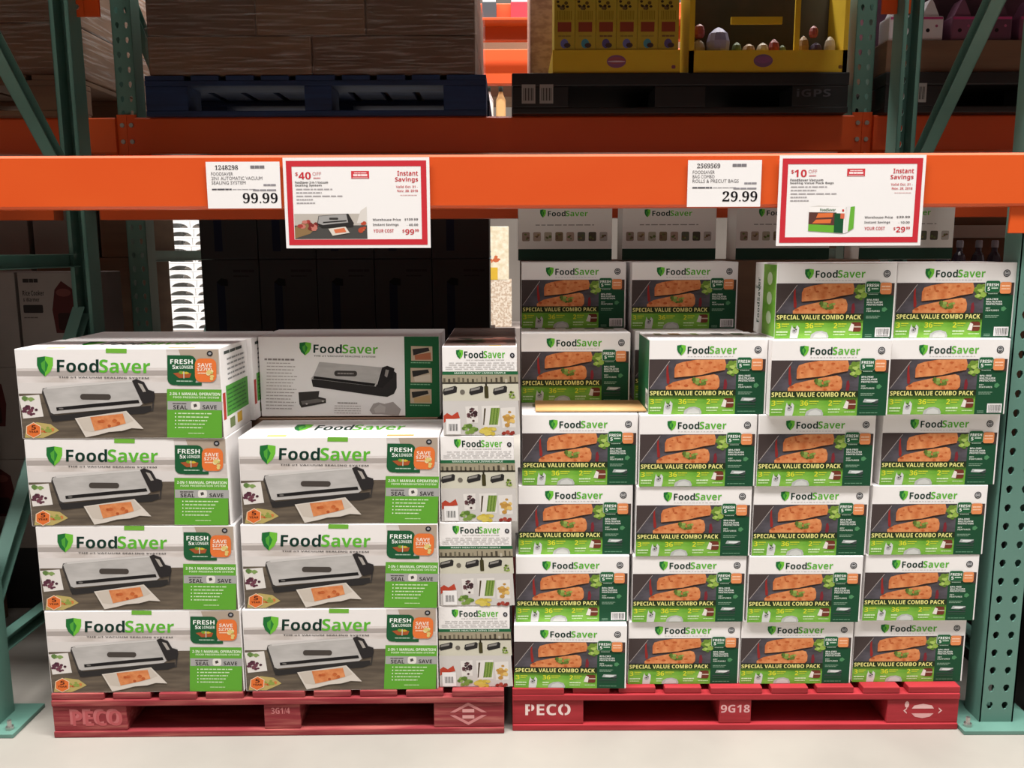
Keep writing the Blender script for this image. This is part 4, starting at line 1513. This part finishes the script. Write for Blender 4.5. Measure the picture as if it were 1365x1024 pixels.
LOADB = mat('load_cardboard', '#6b4c38', 0.85, hex2='#7a5a42', scale=5, stretch=(0.3, 1, 3), detail=6)
LOADB2 = mat('load_cardboard_b', '#5e4334', 0.85, hex2='#6b4e3c', scale=5, stretch=(0.3, 1, 3), detail=6)
wrapped('wrapped_load', 'brown cartons under clear stretch wrap on the blue pallet', -1.285, -0.125, 0.995, 1.94, [UZ + 0.14, 2.045, 2.32], [LOADB, LOADB2], 'wrapped pallet loads')
wrapped('wrapped_load', 'brown cartons under stretch wrap on the far left upper pallet', -2.75, -1.545, 0.985, 1.94, [UZ + 0.14, 2.09, 2.34], [LOADB2, LOADB], 'wrapped pallet loads')


def plastic_pallet(name, label, x, y, z, W, D, H, text):
    t = thing(name, label, 'pallet', (x, y, z), 0, 'upper level pallets')
    b = MB()
    b.box(0, W, 0, D, H - 0.045, H, BLACKPLASTIC, 0.005)
    b.build('deck', t)
    b = MB()
    b.box(0, W, 0, D, 0, 0.022, BLACKPLASTIC, 0.004)
    b.build('base_skid', t)
    for y0, y1 in ((0.002, 0.15), (D / 2 - 0.07, D / 2 + 0.07), (D - 0.15, D - 0.002)):
        for x0, x1 in ((0.002, 0.2), (W / 2 - 0.09, W / 2 + 0.09), (W - 0.2, W - 0.002)):
            one_box('block', (x0, x1, y0, y1, 0.022, H - 0.045), BLACKPLASTIC, t, 0.004)
    p = Print((0, 0.0, 0), (1, 0, 0), (0, 0, 1), (0, -1, 0), base=8)
    if text:
        p.text(text, W - 0.185, 0.082, W - 0.065, 0.055, '#55555a', 'bold')
        link('lettering', p.data('lettering'), t)
        p = Print((0, 0.0, 0), (1, 0, 0), (0, 0, 1), (0, -1, 0), base=8)
    for u in (0.035, 0.098):
        p.rect(u, 0.035, u + 0.048, 0.1, '#9b9894')
        for k in range(7):
            p.rect(u + 0.006 + k * 0.0055, 0.045, u + 0.006 + k * 0.0055 + (0.002, 0.0032)[k % 2], 0.088, '#3a3836', 10)
    link('barcode_label', p.data('barcode_label'), t)
    return t


plastic_pallet('plastic_pallet', 'black plastic pallet lettered iGPS under the yellow display boxes', 0.003, 0.965, UZ, 1.19, 1.0, 0.139, 'iGPS')
plastic_pallet('plastic_pallet', 'black plastic pallet at upper right behind the diagonal brace', 1.32, 0.965, UZ, 1.19, 1.0, 0.139, None)
pallet('wooden_pallet', 'dim brown wooden pallet on the upper beam at far left', (-2.76, 0.965, UZ), 0, PWID, 1.0, 0.139,
       [(0, 0.15), (0.565, 0.662), (1.06, PWID)], KRAFTDULL, KRAFTDULL, lambda a, b: None, 'upper level pallets')

PZ = UZ + 0.1395


# yellow tray with six tall boxes
def tray_box(name, label, x0, x1, y0, y1, z0, h):
    t = thing(name, label, 'display tray', (x0, y0, z0), 0, 'yellow display trays')
    w, d = x1 - x0, y1 - y0
    one_box('front_wall', (0, w, 0, 0.004, 0, h), YELLOW, t)
    one_box('back_wall', (0, w, d - 0.004, d, 0, h), YELLOW, t)
    one_box('side_wall', (0, 0.004, 0.004, d - 0.004, 0, h), YELLOW, t)
    one_box('side_wall', (w - 0.004, w, 0.004, d - 0.004, 0, h), YELLOW, t)
    one_box('tray_floor', (0.004, w - 0.004, 0.004, d - 0.004, 0, 0.004), YELLOW, t)
    p = Print((0, 0, 0), (1, 0, 0), (0, 0, 1), (0, -1, 0))
    p.oval(w * 0.5, h * 0.5, 0.034, 0.022, '#8a5a78', 0, 18)
    p.oval(w * 0.5, h * 0.5 + 0.003, 0.03, 0.012, '#a05a60', 1, 18)
    p.oval(w * 0.5, h * 0.5, 0.032, 0.003, '#c9b8c4', 2, 12)
    link('emblem', p.data('emblem'), t)
    p = Print((0, 0, 0), (1, 0, 0), (0, 0, 1), (0, -1, 0))
    p.rrect(w - 0.03, 0.014, w - 0.016, 0.026, 0.004, '#7a4a5a')
    link('corner_mark', p.data('corner_mark'), t)
    return t


tray_box('display_tray', 'yellow cardboard tray with an oval emblem, holding six narrow boxes', 0.147, 0.596, 0.975, 1.35, PZ, 0.078)
TOYW, TOYH = 0.0725, 0.33
TY = carton(TOYW, 0.16, TOYH, mat('toy_yellow', '#a99022', 0.5, hex2='#b79f33', scale=9))


def toy_print(c):
    p = Print((0, 0, 0), (1, 0, 0), (0, 0, 1), (0, -1, 0))
    p.rect(0.012, 0.135, 0.06, 0.168, '#8a3f2c')
    for k in range(9):
        p.rect(0.01 + k * 0.006, 0.175, 0.0125 + k * 0.006, 0.205, '#8a741c')
    p.oval(0.036, 0.096, 0.014, 0.016, c[0], 1, 12)
    p.oval(0.046, 0.09, 0.012, 0.009, '#4a3a3a', 2, 8)
    p.blotches(0.036, 0.232, 0.026, 0.02, ['#3a2f22', '#5d4a24', '#6d5a3a'], 12, 0.006, 1, 3)
    p.words(0.014, 0.118, 0.058, 0.124, c[1], w=0.3)
    return p.data('toy_print')


TPR = [toy_print(('#6a6aa0', '#8f7a3a')), toy_print(('#4f8a98', '#a08a40')), toy_print(('#5a5080', '#7a5a3a'))]
for k in range(6):
    o = link('toy_box', TY, None, (0.1525 + 0.0729 * k, 0.982, PZ + 0.005))
    tag(o, 'narrow yellow toy box in the display tray, %s of six' % ('first from left', 'second from left', 'third from left', 'third from right', 'second from right', 'last on the right')[k], 'box', 'narrow yellow toy boxes')
    link('print', TPR[k % 3], o)

# wider yellow display box with food-shaped toys
t = thing('display_box', 'open yellow display box of toy food above the iGPS pallet', 'display box', (0.626, 0.975, PZ), 0)
DWB = 0.558
one_box('front_wall', (0, DWB, 0, 0.004, 0, 0.075), YELLOW, t)
one_box('side_wall', (0, 0.018, 0, 0.17, 0, 0.33), YELLOW, t)
one_box('side_wall', (DWB - 0.016, DWB, 0, 0.17, 0, 0.33), YELLOW, t)
one_box('back_wall', (0.018, DWB - 0.016, 0.16, 0.165, 0, 0.33), mat('display_back', '#3a3524', 0.6, hex2='#4a3a2a', scale=9), t)
one_box('inner_shelf', (0.018, DWB - 0.016, 0.005, 0.16, 0.06, 0.065), YELLOW, t)
one_box('shelf_bar', (0.15, 0.33, 0.02, 0.03, 0.168, 0.192), YELLOW, t)
one_box('shelf_post', (0.375, 0.393, 0.02, 0.03, 0.065, 0.25), YELLOW, t)
p = Print((0, 0, 0), (1, 0, 0), (0, 0, 1), (0, -1, 0))
p.oval(DWB * 0.47, 0.04, 0.034, 0.022, '#7a5a78', 0, 18)
p.oval(DWB * 0.47, 0.043, 0.03, 0.012, '#8a5a80', 1, 18)
link('emblem', p.data('emblem'), t)
p = Print((0, 0, 0), (1, 0, 0), (0, 0, 1), (0, -1, 0))
p.rrect(DWB - 0.03, 0.012, DWB - 0.016, 0.024, 0.004, '#6a4a2a')
link('corner_mark', p.data('corner_mark'), t)
TC = {'cream': mat('toy_cream', '#b3a48a', 0.5), 'lilac': mat('toy_lilac', '#8d87a5', 0.5), 'green': mat('toy_green', '#67784a', 0.5), 'red': mat('toy_red', '#8f3a34', 0.5), 'purple': mat('toy_purple', '#4a3358', 0.5), 'tan': mat('toy_tan', '#9a7648', 0.5)}
toys = [('cream', 0.045, 0.105, 0.024, 0.03), ('red', 0.047, 0.16, 0.02, 0.024), ('lilac', 0.115, 0.115, 0.042, 0.05), ('green', 0.182, 0.09, 0.018, 0.025), ('tan', 0.225, 0.088, 0.024, 0.022), ('cream', 0.275, 0.09, 0.022, 0.024),
        ('red', 0.315, 0.095, 0.02, 0.03), ('green', 0.345, 0.085, 0.014, 0.02), ('tan', 0.42, 0.1, 0.02, 0.035), ('purple', 0.465, 0.09, 0.022, 0.024), ('red', 0.455, 0.15, 0.016, 0.02), ('cream', 0.515, 0.1, 0.02, 0.034)]
names = {'cream': 'cream', 'red': 'dull red', 'lilac': 'pale lilac', 'green': 'dull green', 'tan': 'tan', 'purple': 'dark purple'}
for k, (c, x, z, rx, rz_) in enumerate(toys):
    b = MB()
    b.lathe([(rx * 0.62, -rz_), (rx * 0.95, -rz_ * 0.6), (rx, 0.0), (rx * 0.8, rz_ * 0.55), (rx * 0.35, rz_ * 0.9), (rx * 0.1, rz_)], (0, 0, rz_), TC[c], 12)
    o = b.build('toy_food')
    o.location = (0.626 + x, 0.975 + 0.06, PZ + 0.0655 if z < 0.14 else PZ + 0.0655 + 0.065)
    tag(o, '%s rounded toy piece in the yellow display box, number %s from its left side' % (names[c], ('one', 'two', 'three', 'four', 'five', 'six', 'seven', 'eight', 'nine', 'ten', 'eleven', 'twelve')[k]), 'toy', 'toy pieces in the display box')

# wrapped pinkish cartons behind the tray, catching light from the next aisle
PINKP = mat('pinkish_wrapped', '#b58c7c', 0.5, hex2='#d2aa98', scale=26, stretch=(1, 1, 2), lo=0.4, hi=0.6)
o = one_box('wrapped_carton', (0.075, 0.62, 1.36, 1.9, PZ, 2.5), PINKP, bev=0.01)
tag(o, 'pinkish film-wrapped carton behind the yellow tray, at the gap', 'carton')

# pink goods at upper right
o = one_box('brown_tray', (1.325, 2.3, 0.985, 1.6, PZ, PZ + 0.11), KRAFTDULL, bev=0.004)
tag(o, 'low brown carton on the upper right pallet', 'carton')
PINK = mat('toy_pink', '#55293f', 0.5, hex2='#3d2030', scale=9)
for k, (x, c) in enumerate(((1.335, '#c9c2c6'), (1.442, '#d5cfd3'), (1.555, '#7a4a62'), (1.685, '#5d3549'), (1.795, '#754059'))):
    t = thing('toy_pack', 'white and pink toy pack on the brown carton, %s from the left post' % ('first', 'second', 'third', 'fourth', 'fifth')[k], 'toy pack', (x, 1.0, PZ + 0.1105), 0, 'pink toy packs')
    m = mat('pack_%d' % k, c, 0.5)
    one_box('pack_body', (0, 0.085, 0, 0.09, 0, 0.085), m, t, 0.008)
    b = MB()
    b.prism([(0.012, 0.085), (0.073, 0.085), (0.052, 0.13), (0.042, 0.145), (0.032, 0.13)], 'y', 0.012, 0.075, m)
    b.build('pack_top', t)
    p = Print((0, 0, 0), (1, 0, 0), (0, 0, 1), (0, -1, 0))
    p.rect(0.004, 0.072, 0.081, 0.08, '#b8457a')
    p.oval(0.03, 0.035, 0.007, 0.007, '#2a2226', 0, 10)
    p.oval(0.06, 0.05, 0.005, 0.005, '#a85a7a', 0, 10)
    link('print', p.data('print'), t)
o = one_box('pink_carton', (1.335, 2.4, 1.15, 1.7, PZ + 0.1105, 2.5), PINK, bev=0.005)
tag(o, 'dark pink carton behind the toy packs at upper right', 'carton')

# goods seen far through the gap between the upper pallets
g2 = 'far rack beams'
beam('rack_beam', 'bright orange beam of the far rack glimpsed through the gap between upper pallets', -1.4, 1.4, 4.2, 2.77, 3.02, g2, conn=False)
beam('rack_beam', 'dull orange beam of the far rack under the bright one', -1.4, 1.4, 4.6, 2.60, 2.80, g2, conn=False)
beam('rack_beam', 'narrow orange beam of the far rack above the far bottles', -1.4, 1.4, 4.2, 2.47, 2.545, g2, conn=False)
one = one_box('far_carton', (-1.3, 1.3, 4.7, 5.2, 2.47, 3.0), KRAFTDULL)
tag(one, 'dim brown carton behind the far orange beams', 'carton')
for k, (x0, x1, c, lab) in enumerate(((-0.2, -0.1, '#3c4147', 'small grey packed box in front of the far orange beam'), (0.0, 0.14, '#b02a3c', 'small red packed box in front of the far orange beam'))):
    t = thing('far_pack', lab, 'box', (x0, 4.09, 2.88), 0, 'packs at the far orange beam')
    one_box('pack_body', (0, x1 - x0, 0, 0.105, 0, 0.12), mat('far_pack_%d' % k, c, 0.5), t, 0.004)
    one_box('pack_lid', (0.005, x1 - x0 - 0.005, 0.005, 0.1, 0.12, 0.17), WHITEPLASTIC, t, 0.004)
b = MB()
b.box(-1.4, 1.4, 4.02, 4.199, 2.862, 2.879, ORANGE, 0.002)
tag(b.build('orange_ledge'), 'orange ledge on the far beam carrying the small packs', 'shelf')
for k, x in enumerate((-0.165, -0.075)):
    t = thing('far_bottle', ('white far bottle glimpsed under the far beam, left', 'tan far bottle glimpsed under the far beam, right')[k], 'bottle', (x, 4.33, 2.23), 0, 'bottles on the far rack')
    b = MB()
    b.lathe([(0.03, 0), (0.036, 0.01), (0.036, 0.15), (0.018, 0.19), (0.014, 0.21)], (0, 0, 0), (WHITEPLASTIC, KRAFTLIGHT)[k])
    b.build('bottle_body', t)
    b = MB()
    b.lathe([(0.017, 0.21), (0.017, 0.245)], (0, 0, 0), mat('dark_cap', '#2a3a35', 0.4), 12)
    b.build('bottle_cap', t)
beam('rack_beam', 'low bright orange beam of the far rack under the far bottles', -1.4, 1.4, 4.3, 2.10, 2.229, g2, conn=False)

# unseen loads added above the sign beam, outside the frame, to shade goods behind
for k, (x0, x1) in enumerate(((-1.39, -0.04), (-0.02, 1.15), (-2.85, -1.53), (1.40, 2.65), (-4.1, -2.87), (2.67, 4.0))):
    o = one_box('shade_load', (x0, x1, -0.15, 0.97, 2.232, 3.3), mat('dark_kraft', '#45342a', 0.85, hex2='#523e31', scale=4), bev=0.01)
    tag(o, 'unseen carton load added for shade above the frame, ' + ('over the sealers', 'over the combo packs', 'left of the left rack frame', 'right of the right rack frame', 'two bays to the left', 'two bays to the right')[k], 'carton', 'unseen loads added for shade')

# ------------------------------------------------------------------ the bays to either side, beyond the frame of the picture
for nm, xa, xb in (('left', ex0 - 2.78, ex0 - PW), ('right', ex1 + PW, ex1 + 2.78)):
    for z, lv in ((1.397, 'lower'), (2.104, 'upper')):
        beam('rack_beam', 'orange front beam of the next bay to the %s, %s level' % (nm, lv), xa, xb, -0.032, z, z + 0.127, g, conn=False)
        beam('rack_beam', 'orange rear beam of the next bay to the %s, %s level' % (nm, lv), xa, xb, 0.685, z, z + 0.127, g, conn=False, face=1)
upright('rack_upright', 'teal rack frame one bay further to the left', XL - 2.78, 0, FD, 1, br, 'rack uprights', 0.033)
upright('rack_upright', 'teal rack frame one bay further to the right', XR + 2.78, 0, FD, -1, br, 'rack uprights', -0.052)
for nm, x0, x1 in (('left', -3.02, -1.81), ('right', 2.02, 3.2)):
    for k in range(3):
        o = one_box('shipping_carton', (x0, x1, 0.03, 0.73, 0.36 * k, 0.36 * (k + 1) - 0.001), (KRAFTDULL, LOADB)[k % 2], bev=0.006)
        tag(o, 'wide brown carton on the floor of the next bay to the %s, %s of three' % (nm, ('lowest', 'middle', 'topmost')[k]), 'carton', 'cartons in the next bays')
